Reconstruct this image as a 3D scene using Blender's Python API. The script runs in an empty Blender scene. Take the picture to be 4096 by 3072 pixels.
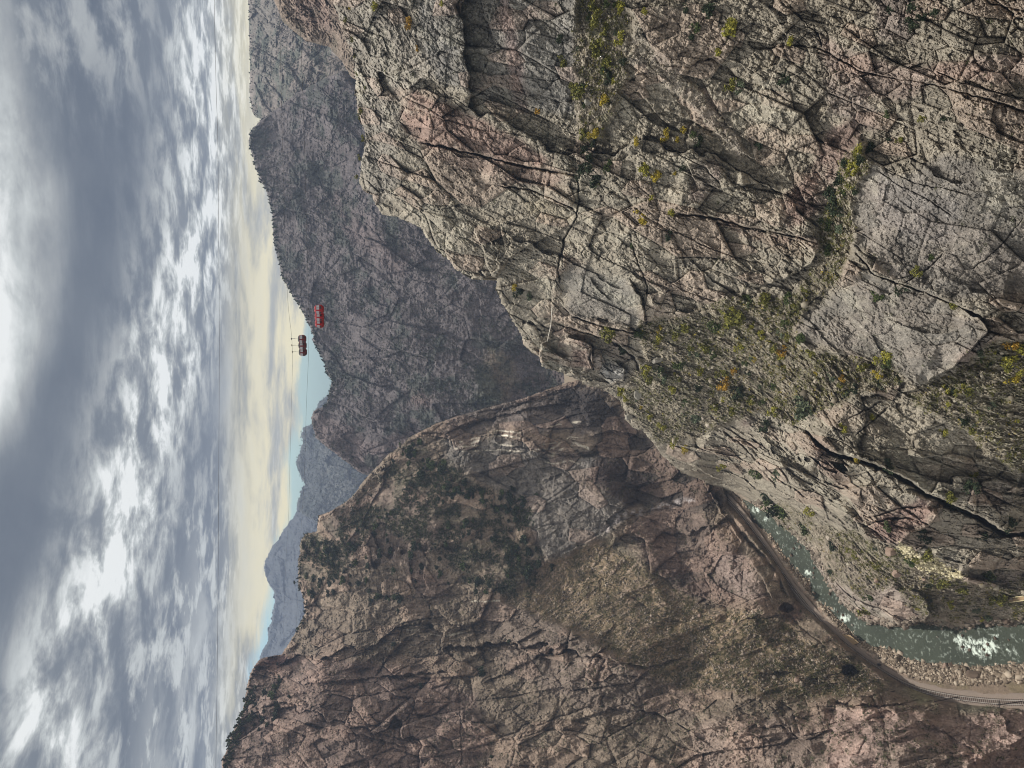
import bpy, math, random
import numpy as np
from mathutils import Vector, Matrix
rng = np.random.default_rng(7)
random.seed(7)
C = bpy.context.scene.collection
F = 2841.0; K = 1.85172                      # focal length in photo pixels; sketch units (2212 wide) to photo pixels
PIT = math.radians(17.0); CP, SP = math.cos(PIT), math.sin(PIT)
CAM = np.array([0.0, 0.0, 290.0])

# ------------------------------------------------------------------ sketch units -> world
def rays(x, y):
    X = (3072 - np.asarray(y, float) * K - 1536) / F
    Y = (2048 - np.asarray(x, float) * K) / F
    return X, CP + Y * SP, -SP + Y * CP
def world(x, y, t):
    a, b, c = rays(x, y)
    return np.stack([a * t, b * t, 290 + c * t], -1)
def t_of_z(x, y, z):
    return (z - 290) / rays(x, y)[2]

# ------------------------------------------------------------------ noise
_perm = rng.permutation(256).astype(np.int32); _perm = np.concatenate([_perm, _perm, _perm])
_val = rng.random(256).astype(np.float32) * 2 - 1
def vnoise(p):
    p = np.asarray(p, np.float32)
    i = np.floor(p).astype(np.int32); f = p - i
    u = f * f * f * (f * (f * 6 - 15) + 10)
    i &= 255
    x0, y0, z0 = i[..., 0], i[..., 1], i[..., 2]
    r = 0
    for dx in (0, 1):
        a = _perm[(x0 + dx) & 255]; wx = u[..., 0] if dx else 1 - u[..., 0]
        for dy in (0, 1):
            b = _perm[a + ((y0 + dy) & 255)]; wy = wx * (u[..., 1] if dy else 1 - u[..., 1])
            for dz in (0, 1):
                r = r + _val[_perm[b + ((z0 + dz) & 255)]] * wy * (u[..., 2] if dz else 1 - u[..., 2])
    return r
def fbm(p, n=4, g=.5, lac=2.03):
    r = 0; a = 1; s = 0
    for k in range(n):
        r = r + a * vnoise(p * (lac ** k) + 17.3 * k); s += a; a *= g
    return r / s
def ridged(p, n=4, g=.5):
    r = 0; a = 1; s = 0
    for k in range(n):
        r = r + a * (1 - 2 * np.abs(vnoise(p * (2.07 ** k) + 9.1 * k))); s += a; a *= g
    return r / s
def h2(i, j, k):
    n = (i * 374761393 + j * 668265263 + k * 1274126177) & 0x7fffffff
    n = ((n ^ (n >> 13)) * 1274126177) & 0x7fffffff
    return ((n ^ (n >> 16)) & 0xffff).astype(np.float32) / 65535.0
def cells(u, v, seed=0):
    """2-D Voronoi: distance to border, and the cell's own random numbers and offset"""
    iu = np.floor(u).astype(np.int64); iv = np.floor(v).astype(np.int64)
    f1 = np.full(u.shape, 9., np.float32); f2 = f1.copy()
    ca = np.zeros(u.shape, np.int64); cb = ca.copy(); du = f1.copy(); dv = f1.copy()
    for a in (-1, 0, 1):
        for b in (-1, 0, 1):
            ci, cj = iu + a, iv + b
            x = (ci + .1 + .8 * h2(ci, cj, seed) - u).astype(np.float32)
            y = (cj + .1 + .8 * h2(ci, cj, seed + 1) - v).astype(np.float32)
            d = np.sqrt(x * x + y * y)
            m = d < f1
            f2 = np.where(m, f1, np.minimum(f2, d)); f1 = np.where(m, d, f1)
            ca = np.where(m, ci, ca); cb = np.where(m, cj, cb); du = np.where(m, -x, du); dv = np.where(m, -y, dv)
    return f1, f2, ca, cb, du, dv
def facets(u, v, seed, tilt=.9):
    f1, f2, a, b, du, dv = cells(u, v, seed)
    r = h2(a, b, seed + 5)
    h = (r - .5) * 1.2 + tilt * ((h2(a, b, seed + 6) - .5) * du + (h2(a, b, seed + 7) - .5) * dv)
    return h, f2 - f1, r
def sstep(a, b, x):
    t = np.clip((x - a) / (b - a), 0, 1); return t * t * (3 - 2 * t)
def inpoly(x, y, poly):
    r = np.zeros(x.shape, bool); n = len(poly)
    for i in range(n):
        x0, y0 = poly[i]; x1, y1 = poly[(i + 1) % n]
        if y0 == y1: continue
        c = ((y0 > y) != (y1 > y)) & (x < (x1 - x0) * (y - y0) / (y1 - y0) + x0)
        r ^= c
    return r
def segdist(x, y, pts):
    """distance to an open polyline, signed + on its left-hand side as drawn (towards smaller y when drawn to +x)"""
    best = np.full(x.shape, 1e9, np.float32); sg = np.ones(x.shape, np.float32); along = np.zeros(x.shape, np.float32)
    n = len(pts) - 1
    for i in range(n):
        ax, ay = pts[i]; bx, by = pts[i + 1]; vx, vy = bx - ax, by - ay; L = vx * vx + vy * vy + 1e-9
        t = np.clip(((x - ax) * vx + (y - ay) * vy) / L, 0, 1)
        d = np.hypot(x - ax - t * vx, y - ay - t * vy)
        m = d < best
        best = np.where(m, d, best); along = np.where(m, (i + t) / n, along)
        sg = np.where(m, np.where(vx * (y - ay) - vy * (x - ax) < 0, 1., -1.), sg)
    return best, sg, along

# ------------------------------------------------------------------ soft hand-drawn zones on a raster
RS = 3.0; RW, RH = int(2400 / RS), int(1860 / RS); RX0, RY0 = -90.0, -90.0
_ry, _rx = np.meshgrid(np.arange(RH), np.arange(RW), indexing='ij')
_rx = (_rx * RS + RX0).astype(np.float32); _ry = (_ry * RS + RY0).astype(np.float32)
_q = np.stack([_rx, _ry, _rx * 0], -1)
WX = _rx + 16 * fbm(_q / 45., 4, .6) ; WY = _ry + 16 * fbm(_q / 45. + 50, 4, .6)
def blur(a, n):
    for _ in range(n):
        a = (a + np.roll(a, 1, 0) + np.roll(a, -1, 0)) / 3; a = (a + np.roll(a, 1, 1) + np.roll(a, -1, 1)) / 3
    return a
def zone(poly, soft=2): return blur(inpoly(WX, WY, poly).astype(np.float32), soft)
def samp(a, x, y):
    u = np.clip((x - RX0) / RS, 0, RW - 1.001); v = np.clip((y - RY0) / RS, 0, RH - 1.001)
    i = u.astype(np.int32); j = v.astype(np.int32); fu = (u - i).astype(np.float32); fv = (v - j).astype(np.float32)
    if a.ndim == 3: fu = fu[..., None]; fv = fv[..., None]
    return (a[j, i] * (1 - fu) + a[j, i + 1] * fu) * (1 - fv) + (a[j + 1, i] * (1 - fu) + a[j + 1, i + 1] * fu) * fv
def lin(c):
    c = np.array(c, np.float32) / 255.; return np.where(c < .04045, c / 12.92, ((c + .055) / 1.055) ** 2.4)

def tps(ctrl):
    c = np.array(ctrl, float); P = c[:, :2] / 500.; v = np.log(c[:, 2]); n = len(P)
    d = np.hypot(P[:, None, 0] - P[None, :, 0], P[:, None, 1] - P[None, :, 1])
    Km = np.where(d > 0, d * d * np.log(d + 1e-12), 0) + np.eye(n) * 2e-3
    A = np.zeros((n + 3, n + 3)); A[:n, :n] = Km; A[:n, n] = 1; A[:n, n + 1:] = P; A[n, :n] = 1; A[n + 1:, :n] = P.T
    w = np.linalg.solve(A, np.concatenate([v, [0, 0, 0]]))
    s = 12.0; gx = np.arange(-96, 2700, s); gy = np.arange(-444, 2120, s)
    yy, xx = np.meshgrid(gy / 500., gx / 500., indexing='ij'); o = w[n] + w[n + 1] * xx + w[n + 2] * yy
    for k in range(n):
        r = np.hypot(xx - P[k, 0], yy - P[k, 1]); o += w[k] * np.where(r > 0, r * r * np.log(r + 1e-12), 0)
    def f(x, y):
        u = np.clip((x + 96) / s, 1, len(gx) - 3.001); v_ = np.clip((y + 444) / s, 1, len(gy) - 3.001)
        i = u.astype(int); j = v_.astype(int); a = u - i; b = v_ - j
        def cr(p0, p1, p2, p3, t): return p1 + .5 * t * (p2 - p0 + t * (2 * p0 - 5 * p1 + 4 * p2 - p3 + t * (3 * (p1 - p2) + p3 - p0)))
        rows = [cr(o[j + k, i - 1], o[j + k, i], o[j + k, i + 1], o[j + k, i + 2], a) for k in (-1, 0, 1, 2)]
        return np.exp(cr(*rows, b))
    return f

# ------------------------------------------------------------------ mesh helpers
def mesh_np(name, co, quads, mats=(), col=None, smooth=True, parent=None, tris=None):
    me = bpy.data.meshes.new(name); nv = len(co)
    me.vertices.add(nv); me.vertices.foreach_set('co', np.ascontiguousarray(co, np.float32).ravel())
    parts = []; starts = []; tot = 0; idx = []
    if quads is not None and len(quads):
        q = np.asarray(quads, np.int32); idx.append(q.ravel()); starts.append(np.arange(len(q)) * 4); tot = len(q) * 4
    if tris is not None and len(tris):
        q = np.asarray(tris, np.int32); idx.append(q.ravel()); starts.append(tot + np.arange(len(q)) * 3)
    idx = np.concatenate(idx); starts = np.concatenate(starts).astype(np.int32)
    me.loops.add(len(idx)); me.loops.foreach_set('vertex_index', idx)
    me.polygons.add(len(starts)); me.polygons.foreach_set('loop_start', starts)
    if smooth: me.polygons.foreach_set('use_smooth', np.ones(len(starts), bool))
    me.update(calc_edges=True)
    if col is not None:
        a = me.color_attributes.new('Tint', 'FLOAT_COLOR', 'POINT')
        c4 = np.ones((nv, 4), np.float32); c4[:, :3] = col; a.data.foreach_set('color', c4.ravel())
    for m in mats: me.materials.append(m)
    o = bpy.data.objects.new(name, me); C.objects.link(o)
    if parent: o.parent = parent
    return o
def tag(o, label=None, cat=None, group=None, kind=None):
    if label: o['label'] = label
    if cat: o['category'] = cat
    if group: o['group'] = group
    if kind: o['kind'] = kind
    return o
def empty(name, loc):
    o = bpy.data.objects.new(name, None); o.location = loc; C.objects.link(o); return o
class MB:
    def __init__(s): s.v = []; s.f = []; s.n = 0
    def add(s, v, f):
        v = np.asarray(v, float); s.v.append(v); s.f += [[i + s.n for i in q] for q in f]; s.n += len(v)
    def box(s, c, d, R=None):
        v = np.array([[x, y, z] for x in (-.5, .5) for y in (-.5, .5) for z in (-.5, .5)]) * d
        if R is not None: v = v @ np.array(R).T
        s.add(v + np.array(c), [[0, 1, 3, 2], [4, 6, 7, 5], [0, 4, 5, 1], [2, 3, 7, 6], [0, 2, 6, 4], [1, 5, 7, 3]])
    def tube(s, pts, r, n=8):
        pts = np.array(pts, float); r = np.broadcast_to(r, len(pts)); m = len(pts); base = []
        for i in range(m):
            d = pts[min(i + 1, m - 1)] - pts[max(i - 1, 0)]; d = d / (np.linalg.norm(d) + 1e-9)
            a = np.cross(d, [0, 0, 1.]);
            if np.linalg.norm(a) < .05: a = np.cross(d, [1., 0, 0])
            a /= np.linalg.norm(a); b = np.cross(d, a)
            for k in range(n):
                w = 2 * math.pi * k / n; base.append(pts[i] + r[i] * (math.cos(w) * a + math.sin(w) * b))
        f = [[i * n + k, i * n + (k + 1) % n, (i + 1) * n + (k + 1) % n, (i + 1) * n + k] for i in range(m - 1) for k in range(n)]
        f += [list(range(n))[::-1], [(m - 1) * n + k for k in range(n)]]
        s.add(base, f)
    def build(s, name, mat, parent=None, smooth=False):
        me = bpy.data.meshes.new(name); me.from_pydata(np.concatenate(s.v).tolist(), [], s.f)
        me.materials.append(mat)
        if smooth: me.polygons.foreach_set('use_smooth', [True] * len(me.polygons))
        o = bpy.data.objects.new(name, me); C.objects.link(o)
        if parent: o.parent = parent
        return o

# ------------------------------------------------------------------ materials
def newmat(name):
    m = bpy.data.materials.new(name); m.use_nodes = True; nt = m.node_tree; b = nt.nodes['Principled BSDF']; return m, nt, b
def rock_mat(name, scale=1.0, bump=.35):
    m, nt, b = newmat(name); N = nt.nodes; L = nt.links
    at = N.new('ShaderNodeAttribute'); at.attribute_name = 'Tint'
    tc = N.new('ShaderNodeTexCoord')
    n1 = N.new('ShaderNodeTexNoise'); n1.inputs['Scale'].default_value = .9 * scale; n1.inputs['Detail'].default_value = 9; n1.inputs['Roughness'].default_value = .72
    L.new(tc.outputs['Object'], n1.inputs['Vector'])
    mr = N.new('ShaderNodeMapRange'); mr.inputs['From Min'].default_value = .3; mr.inputs['From Max'].default_value = .7
    mr.inputs['To Min'].default_value = .68; mr.inputs['To Max'].default_value = 1.32
    L.new(n1.outputs['Fac'], mr.inputs['Value'])
    n2 = N.new('ShaderNodeTexNoise'); n2.inputs['Scale'].default_value = 2.6 * scale; n2.inputs['Detail'].default_value = 6; n2.inputs['Roughness'].default_value = .8; n2.inputs['Distortion'].default_value = .6
    L.new(tc.outputs['Object'], n2.inputs['Vector'])
    mr2 = N.new('ShaderNodeMapRange'); mr2.inputs['From Min'].default_value = .36; mr2.inputs['From Max'].default_value = .64
    mr2.inputs['To Min'].default_value = .48; mr2.inputs['To Max'].default_value = 1.52; L.new(n2.outputs['Fac'], mr2.inputs['Value'])
    mm = N.new('ShaderNodeMath'); mm.operation = 'MULTIPLY'; L.new(mr.outputs['Result'], mm.inputs[0]); L.new(mr2.outputs['Result'], mm.inputs[1])
    mx = N.new('ShaderNodeMix'); mx.data_type = 'RGBA'; mx.blend_type = 'MULTIPLY'; mx.inputs['Factor'].default_value = 1
    L.new(at.outputs['Color'], mx.inputs['A']); L.new(mm.outputs[0], mx.inputs['B'])
    L.new(mx.outputs['Result'], b.inputs['Base Color'])
    bp = N.new('ShaderNodeBump'); bp.inputs['Strength'].default_value = bump; bp.inputs['Distance'].default_value = .6 / scale
    ad = N.new('ShaderNodeMath'); ad.operation = 'ADD'; L.new(n1.outputs['Fac'], ad.inputs[0]); L.new(n2.outputs['Fac'], ad.inputs[1])
    L.new(ad.outputs[0], bp.inputs['Height']); L.new(bp.outputs['Normal'], b.inputs['Normal'])
    b.inputs['Roughness'].default_value = .88; b.inputs['Specular IOR Level'].default_value = .25
    return m
def plain(name, c, rough=.7, metal=0., var=.12, sc=6.):
    m, nt, b = newmat(name); N = nt.nodes; L = nt.links
    n1 = N.new('ShaderNodeTexNoise'); n1.inputs['Scale'].default_value = sc; n1.inputs['Detail'].default_value = 5
    tc = N.new('ShaderNodeTexCoord'); L.new(tc.outputs['Object'], n1.inputs['Vector'])
    mx = N.new('ShaderNodeMix'); mx.data_type = 'RGBA'
    c = lin(c)
    mx.inputs['A'].default_value = (*[float(v * (1 - var)) for v in c], 1); mx.inputs['B'].default_value = (*[float(min(1, v * (1 + var))) for v in c], 1)
    L.new(n1.outputs['Fac'], mx.inputs['Factor']); L.new(mx.outputs['Result'], b.inputs['Base Color'])
    b.inputs['Roughness'].default_value = rough; b.inputs['Metallic'].default_value = metal
    return m
def leaf_mat(name, c, c2=None):
    m, nt, b = newmat(name); N = nt.nodes; L = nt.links
    g = N.new('ShaderNodeNewGeometry'); rp = N.new('ShaderNodeValToRGB')
    c = lin(c); c2 = lin(c2) if c2 is not None else c * 1.7
    rp.color_ramp.elements[0].color = (*[float(v * .55) for v in c], 1); rp.color_ramp.elements[1].color = (*[float(v) for v in c2], 1)
    e = rp.color_ramp.elements.new(.55); e.color = (*[float(v) for v in c], 1)
    L.new(g.outputs['Random Per Island'], rp.inputs['Fac']); L.new(rp.outputs['Color'], b.inputs['Base Color'])
    b.inputs['Roughness'].default_value = .8; b.inputs['Specular IOR Level'].default_value = .2
    return m
ROCK = rock_mat('rock_near', 1.3, .8); ROCKM = rock_mat('rock_mid', .5, .8); ROCKF = rock_mat('rock_far', .09, .7)

# ------------------------------------------------------------------ relief landforms
RELIEFS = {}
def relief(name, poly, base, s, hfun, cfun, mat, kind='structure', edge_noise=3.0, roll=None, label=None, cat=None, smooth=True, skirt=(2, 8, 30, 90), clamp=None, graze=1.9):
    """a landform: polygon outline, distance field, own relief in metres and its own colours; sides and back run on behind"""
    xs = [p[0] for p in poly]; ys = [p[1] for p in poly]
    x0, x1, y0, y1 = min(xs), min(max(xs), 2640), max(min(ys), -400), min(max(ys), 2060)
    def axis(a, b, lo, hi):      # fine inside the view, coarse where only a neighbouring viewpoint would look
        p = [];
        if a < lo: p.append(np.arange(a, lo, 6.)); a = lo
        p.append(np.arange(a, min(b, hi) + s, s))
        if b > hi: p.append(np.arange(p[-1][-1] + 6., b + 6, 6.))
        return np.concatenate(p)
    gx = axis(x0, x1, -20, 2226); gy = axis(y0, y1, -16, 1674)
    Y, X = np.meshgrid(gy, gx, indexing='ij'); X = X.astype(np.float32); Y = Y.astype(np.float32)
    q = np.stack([X, Y, X * 0], -1)
    ex = edge_noise * (fbm(q / 26., 5, .75)); ey = edge_noise * (fbm(q / 26. + 31, 5, .75))
    inside = inpoly(X + ex, Y + ey, poly)
    keep = inside[:-1, :-1] & inside[1:, :-1] & inside[:-1, 1:] & inside[1:, 1:]
    used = np.zeros(inside.shape, bool)
    used[:-1, :-1] |= keep; used[1:, :-1] |= keep; used[:-1, 1:] |= keep; used[1:, 1:] |= keep
    ii = np.nonzero(used)
    x = X[ii]; y = Y[ii]
    t0 = base(x, y)
    P = world(x, y, t0)
    h, c = hfun(x, y, P, t0), None
    if isinstance(h, tuple): h, aux = h
    else: aux = None
    m_ = K * t0 / F; sl_ = np.hypot(base(x + 4, y) - base(x - 4, y), base(x, y + 4) - base(x, y - 4)) / (8 * m_)
    t = t0 - h * np.clip(np.sqrt(1 + sl_ * sl_), 1, graze)
    if roll:
        L, amt = roll
        bd = np.full(x.shape, 1e9, np.float32)
        n = len(poly)
        for i in range(n):
            ax, ay = poly[i]; bx, by = poly[(i + 1) % n]
            if max(ay, by) < -20 or min(ax, bx) > 2240 or min(ay, by) > 1680: continue
            m = (x > min(ax, bx) - L) & (x < max(ax, bx) + L) & (y > min(ay, by) - L) & (y < max(ay, by) + L)
            if not m.any(): continue
            d, _, _ = segdist(x[m], y[m], [(ax, ay), (bx, by)]); bd[m] = np.minimum(bd[m], d)
        k = np.clip(1 - bd / L, 0, 1); t = t + amt * t0 / 300. * (1 - np.sqrt(np.clip(1 - k * k, 0, 1)))
    if clamp is not None: t = clamp(x, y, t)
    col = cfun(x, y, P, t0, h, aux)
    co = world(x, y, t)
    ids = np.full(inside.shape, -1, np.int64); ids[ii] = np.arange(len(x))
    k = np.nonzero(keep)
    a, b, c_, d = ids[k], ids[k[0], k[1] + 1], ids[k[0] + 1, k[1] + 1], ids[k[0] + 1, k[1]]
    quads = [np.stack([a, d, c_, b], -1)]
    # sides and back
    e = []
    kp = np.pad(keep, 1)
    m = kp[1:-1, 1:-1]
    def edge(cond, i0, j0, i1, j1):
        r, cc = np.nonzero(cond); e.append(np.stack([ids[r + i0, cc + j0], ids[r + i1, cc + j1]], -1))
    edge(m & ~kp[:-2, 1:-1], 0, 0, 0, 1); edge(m & ~kp[2:, 1:-1], 1, 1, 1, 0)
    edge(m & ~kp[1:-1, :-2], 1, 0, 0, 0); edge(m & ~kp[1:-1, 2:], 0, 1, 1, 1)
    e = np.concatenate(e); bv = np.unique(e); mp = np.full(len(x), -1, np.int64); mp[bv] = np.arange(len(bv))
    cos = [co]; cols = [col]; nv = len(co); prev = None
    for kx, dd in enumerate(skirt):
        w = world(x[bv], y[bv], t[bv] + dd * (t0[bv] / 300.) ** .5)
        w[:, 2] -= dd * .12 * kx
        cos.append(w); cols.append(col[bv])
        cur = nv + mp; nv += len(bv)
        A = e if prev is None else prev[e]
        quads.append(np.stack([A[:, 0], A[:, 1], cur[e[:, 1]], cur[e[:, 0]]], -1)); prev = cur
    o = mesh_np(name, np.concatenate(cos), np.concatenate(quads), [mat], np.concatenate(cols), smooth)
    if kind: o['kind'] = kind
    if label: o['label'] = label
    if cat: o['category'] = cat
    T = np.full(inside.shape, np.nan, np.float32); T[ii] = t
    RELIEFS[name] = (gx, gy, s, T)
    return o
def on(name, x, y, lift=0):
    """world point on a finished landform"""
    gx, gy, s, T = RELIEFS[name]; j = int(np.searchsorted(gx, x)); i = int(np.searchsorted(gy, y))
    j = min(max(j, 0), T.shape[1] - 1); i = min(max(i, 0), T.shape[0] - 1)
    t = T[i, j]
    if not np.isfinite(t):
        for r in range(1, 30):
            w = T[max(0, i - r):i + r + 1, max(0, j - r):j + r + 1]
            if np.isfinite(w).any(): t = np.nanmean(w); break
        else: return None
    return world(x, y, float(t)) + np.array([0, 0, lift])
def ont(name, x, y):
    gx, gy, s, T = RELIEFS[name]; j = np.clip(np.searchsorted(gx, x), 0, T.shape[1] - 1); i = np.clip(np.searchsorted(gy, y), 0, T.shape[0] - 1)
    return T[i, j]

def lines(x, y, feats, wob=2.2):
    """ledges and cracks drawn as polylines -> metres of relief"""
    h = np.zeros(x.shape, np.float32)
    for f in feats:
        kind, pts, H, L = f
        xs = [p[0] for p in pts]; ys = [p[1] for p in pts]; M = L * (3.2 if kind == 'crack' else 6) + 6
        m = (x > min(xs) - M) & (x < max(xs) + M) & (y > min(ys) - M) & (y < max(ys) + M)
        if not m.any(): continue
        xm, ym = x[m], y[m]; q = np.stack([xm, ym, xm * 0], -1) / 14.
        w = wob * fbm(q, 3, .6); w2 = wob * fbm(q + 40, 3, .6)
        d, sg, al = segdist(xm + w * 1.6, ym + w2 * 1.6, pts)
        fade = np.clip(al / .08, 0, 1) * np.clip((1 - al) / .08, 0, 1)
        if kind == 'crack': LL = L * (.35 + .5 * np.clip(.5 + fbm(np.stack([xm, ym, xm * 0], -1) / 25. + 7, 3), 0, 1)); h[m] -= (H * .6 if H < 9 else H * 1.2) * fade * np.exp(-(d / LL) ** 2)
        elif kind == 'step':    # left-hand side stands proud
            h[m] += H * .75 * fade * np.where(sg > 0, np.exp(-(d / (L * 2.))) * sstep(0, 1.6, d), -.18 * np.exp(-d / (L * .5)))
    return h

# ==================================================================== NEAR RIGHT WALL
near_sil = [(640,-400),(700,-120),(715,-60),(718,0),(728,26),(738,81),(752,100),(757,107),(765,147),(769,202),(772,244),(788,286),(790,309),(777,345),(777,368),(772,395),(782,413),(804,419),(808,444),(824,462),(854,469),(884,480),(913,496),(918,512),(938,535),(952,546),(984,583),(1013,597),(1045,610),(1058,594),(1073,603),(1071,624),(1077,635),(1082,656),(1098,674),(1107,697),(1123,720),(1130,744),(1150,762),(1165,772),(1169,790),(1181,800),(1222,811),(1245,822),(1262,831),(1301,839),(1341,870),(1350,906),(1373,930),(1392,935),(1410,958),(1419,974),(1437,992),(1475,1021),(1510,1036),(1548,1052),(1575,1062),(1611,1083),(1649,1102),(1687,1140),(1725,1167),(1749,1194),(1764,1228),(1787,1263),(1813,1297),(1847,1331),(1878,1350),(1950,1357),(1985,1343),(2030,1358),(2084,1370),(2120,1345),(2164,1352),(2194,1350),(2290,1338),(2440,1330),(2620,1335)]
near_poly = near_sil + [(2630,1300),(2630,-400)]
def zc(*pts): return [(x, y, float(t_of_z(x, y, z))) for x, y, z in pts]
near_ctrl = [(2212,0,95),(2212,300,105),(2212,600,125),(2212,900,160),(2212,1100,205),(2212,1230,255),
 (1900,0,120),(1900,300,130),(1900,600,150),(1900,900,195),(1900,1100,250),(1880,1240,310),
 (1700,0,135),(1700,300,150),(1700,600,185),(1700,900,260),(1690,1050,330),
 (1540,0,145),(1540,300,165),(1540,600,210),(1540,850,290),(1510,1000,400),
 (1300,0,155),(1300,300,180),(1300,600,240),(1300,820,330),(1400,900,350),
 (1180,0,165),(1180,300,195),(1180,600,265),(1190,780,318),
 (1000,0,175),(1000,300,210),(1000,520,262),(1080,640,285),
 (850,0,190),(850,300,232),(860,450,275),(740,0,205),(765,190,235),(780,380,272)] + [(2600,-380,72),(2600,300,88),(2600,900,135),(1900,-380,105),(1400,-380,125),(900,-380,160),(660,-380,175)] + zc((2600,1335,-1),(2440,1332,-1),(2290,1338,-1),(2164,1352,-1),(2030,1358,-1),(1878,1350,-1),(1813,1297,-1),(1764,1228,-1),(1725,1167,-1),(1649,1102,0),(1560,1058,6))
near_base = tps(near_ctrl)
Z = {}
Z['talus'] = zone([(1380,700),(1480,680),(1560,645),(1640,640),(1720,640),(1760,560),(1800,450),(1850,330),(1880,350),(1845,450),(1845,540),(1780,640),(1715,700),(1720,750),(1830,770),(1930,790),(1950,830),(1860,850),(1800,880),(1740,900),(1700,920),(1640,890),(1580,900),(1500,950),(1430,955),(1390,925),(1345,870),(1345,830),(1390,790)])
Z['talus2'] = zone([(1960,850),(2060,805),(2100,770),(2150,740),(2230,730),(2230,1040),(2130,985),(2090,930),(1980,880)])
Z['bank'] = zone([(1640,1110),(1700,1090),(1760,1120),(1840,1150),(1930,1185),(2010,1200),(2100,1260),(2230,1260),(2230,1350),(2060,1345),(1990,1330),(1930,1270),(1860,1290),(1790,1240),(1740,1180)])
Z['gully'] = zone([(1250,-40),(1345,-40),(1372,90),(1352,170),(1325,240),(1305,300),(1255,300),(1240,170)])
Z['pinkscree'] = zone([(1350,70),(1400,90),(1460,150),(1540,220),(1600,295),(1622,355),(1590,340),(1540,270),(1470,210),(1400,160),(1350,110)], 1)
Z['vine'] = zone([(1850,300),(1878,312),(1852,370),(1832,430),(1800,520),(1768,545),(1775,470),(1800,400),(1815,350)], 1)
Z['slab1'] = zone([(1872,330),(1950,385),(2050,330),(2240,380),(2240,640),(2170,630),(2090,655),(2010,632),(1932,600),(1860,540),(1845,480),(1850,400)], 5)
Z['slab2'] = zone([(1720,700),(1800,650),(1870,590),(1932,612),(2010,639),(2076,665),(2128,697),(2133,714),(2089,763),(2060,792),(1990,830),(1950,800),(1850,765),(1750,755),(1715,720)], 5)
Z['slab3'] = zone([(1802,905),(1867,856),(1960,880),(2050,900),(2089,950),(2076,1026),(2000,1040),(1913,1010),(1832,940)], 5)
Z['slab0'] = zone([(1207,607),(1204,649),(1233,681),(1314,704),(1366,714),(1392,694),(1383,642),(1360,607),(1305,567),(1220,567)], 5)
Z['cleft'] = zone([(1884,440),(1876,480),(1880,500)], 1)
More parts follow.
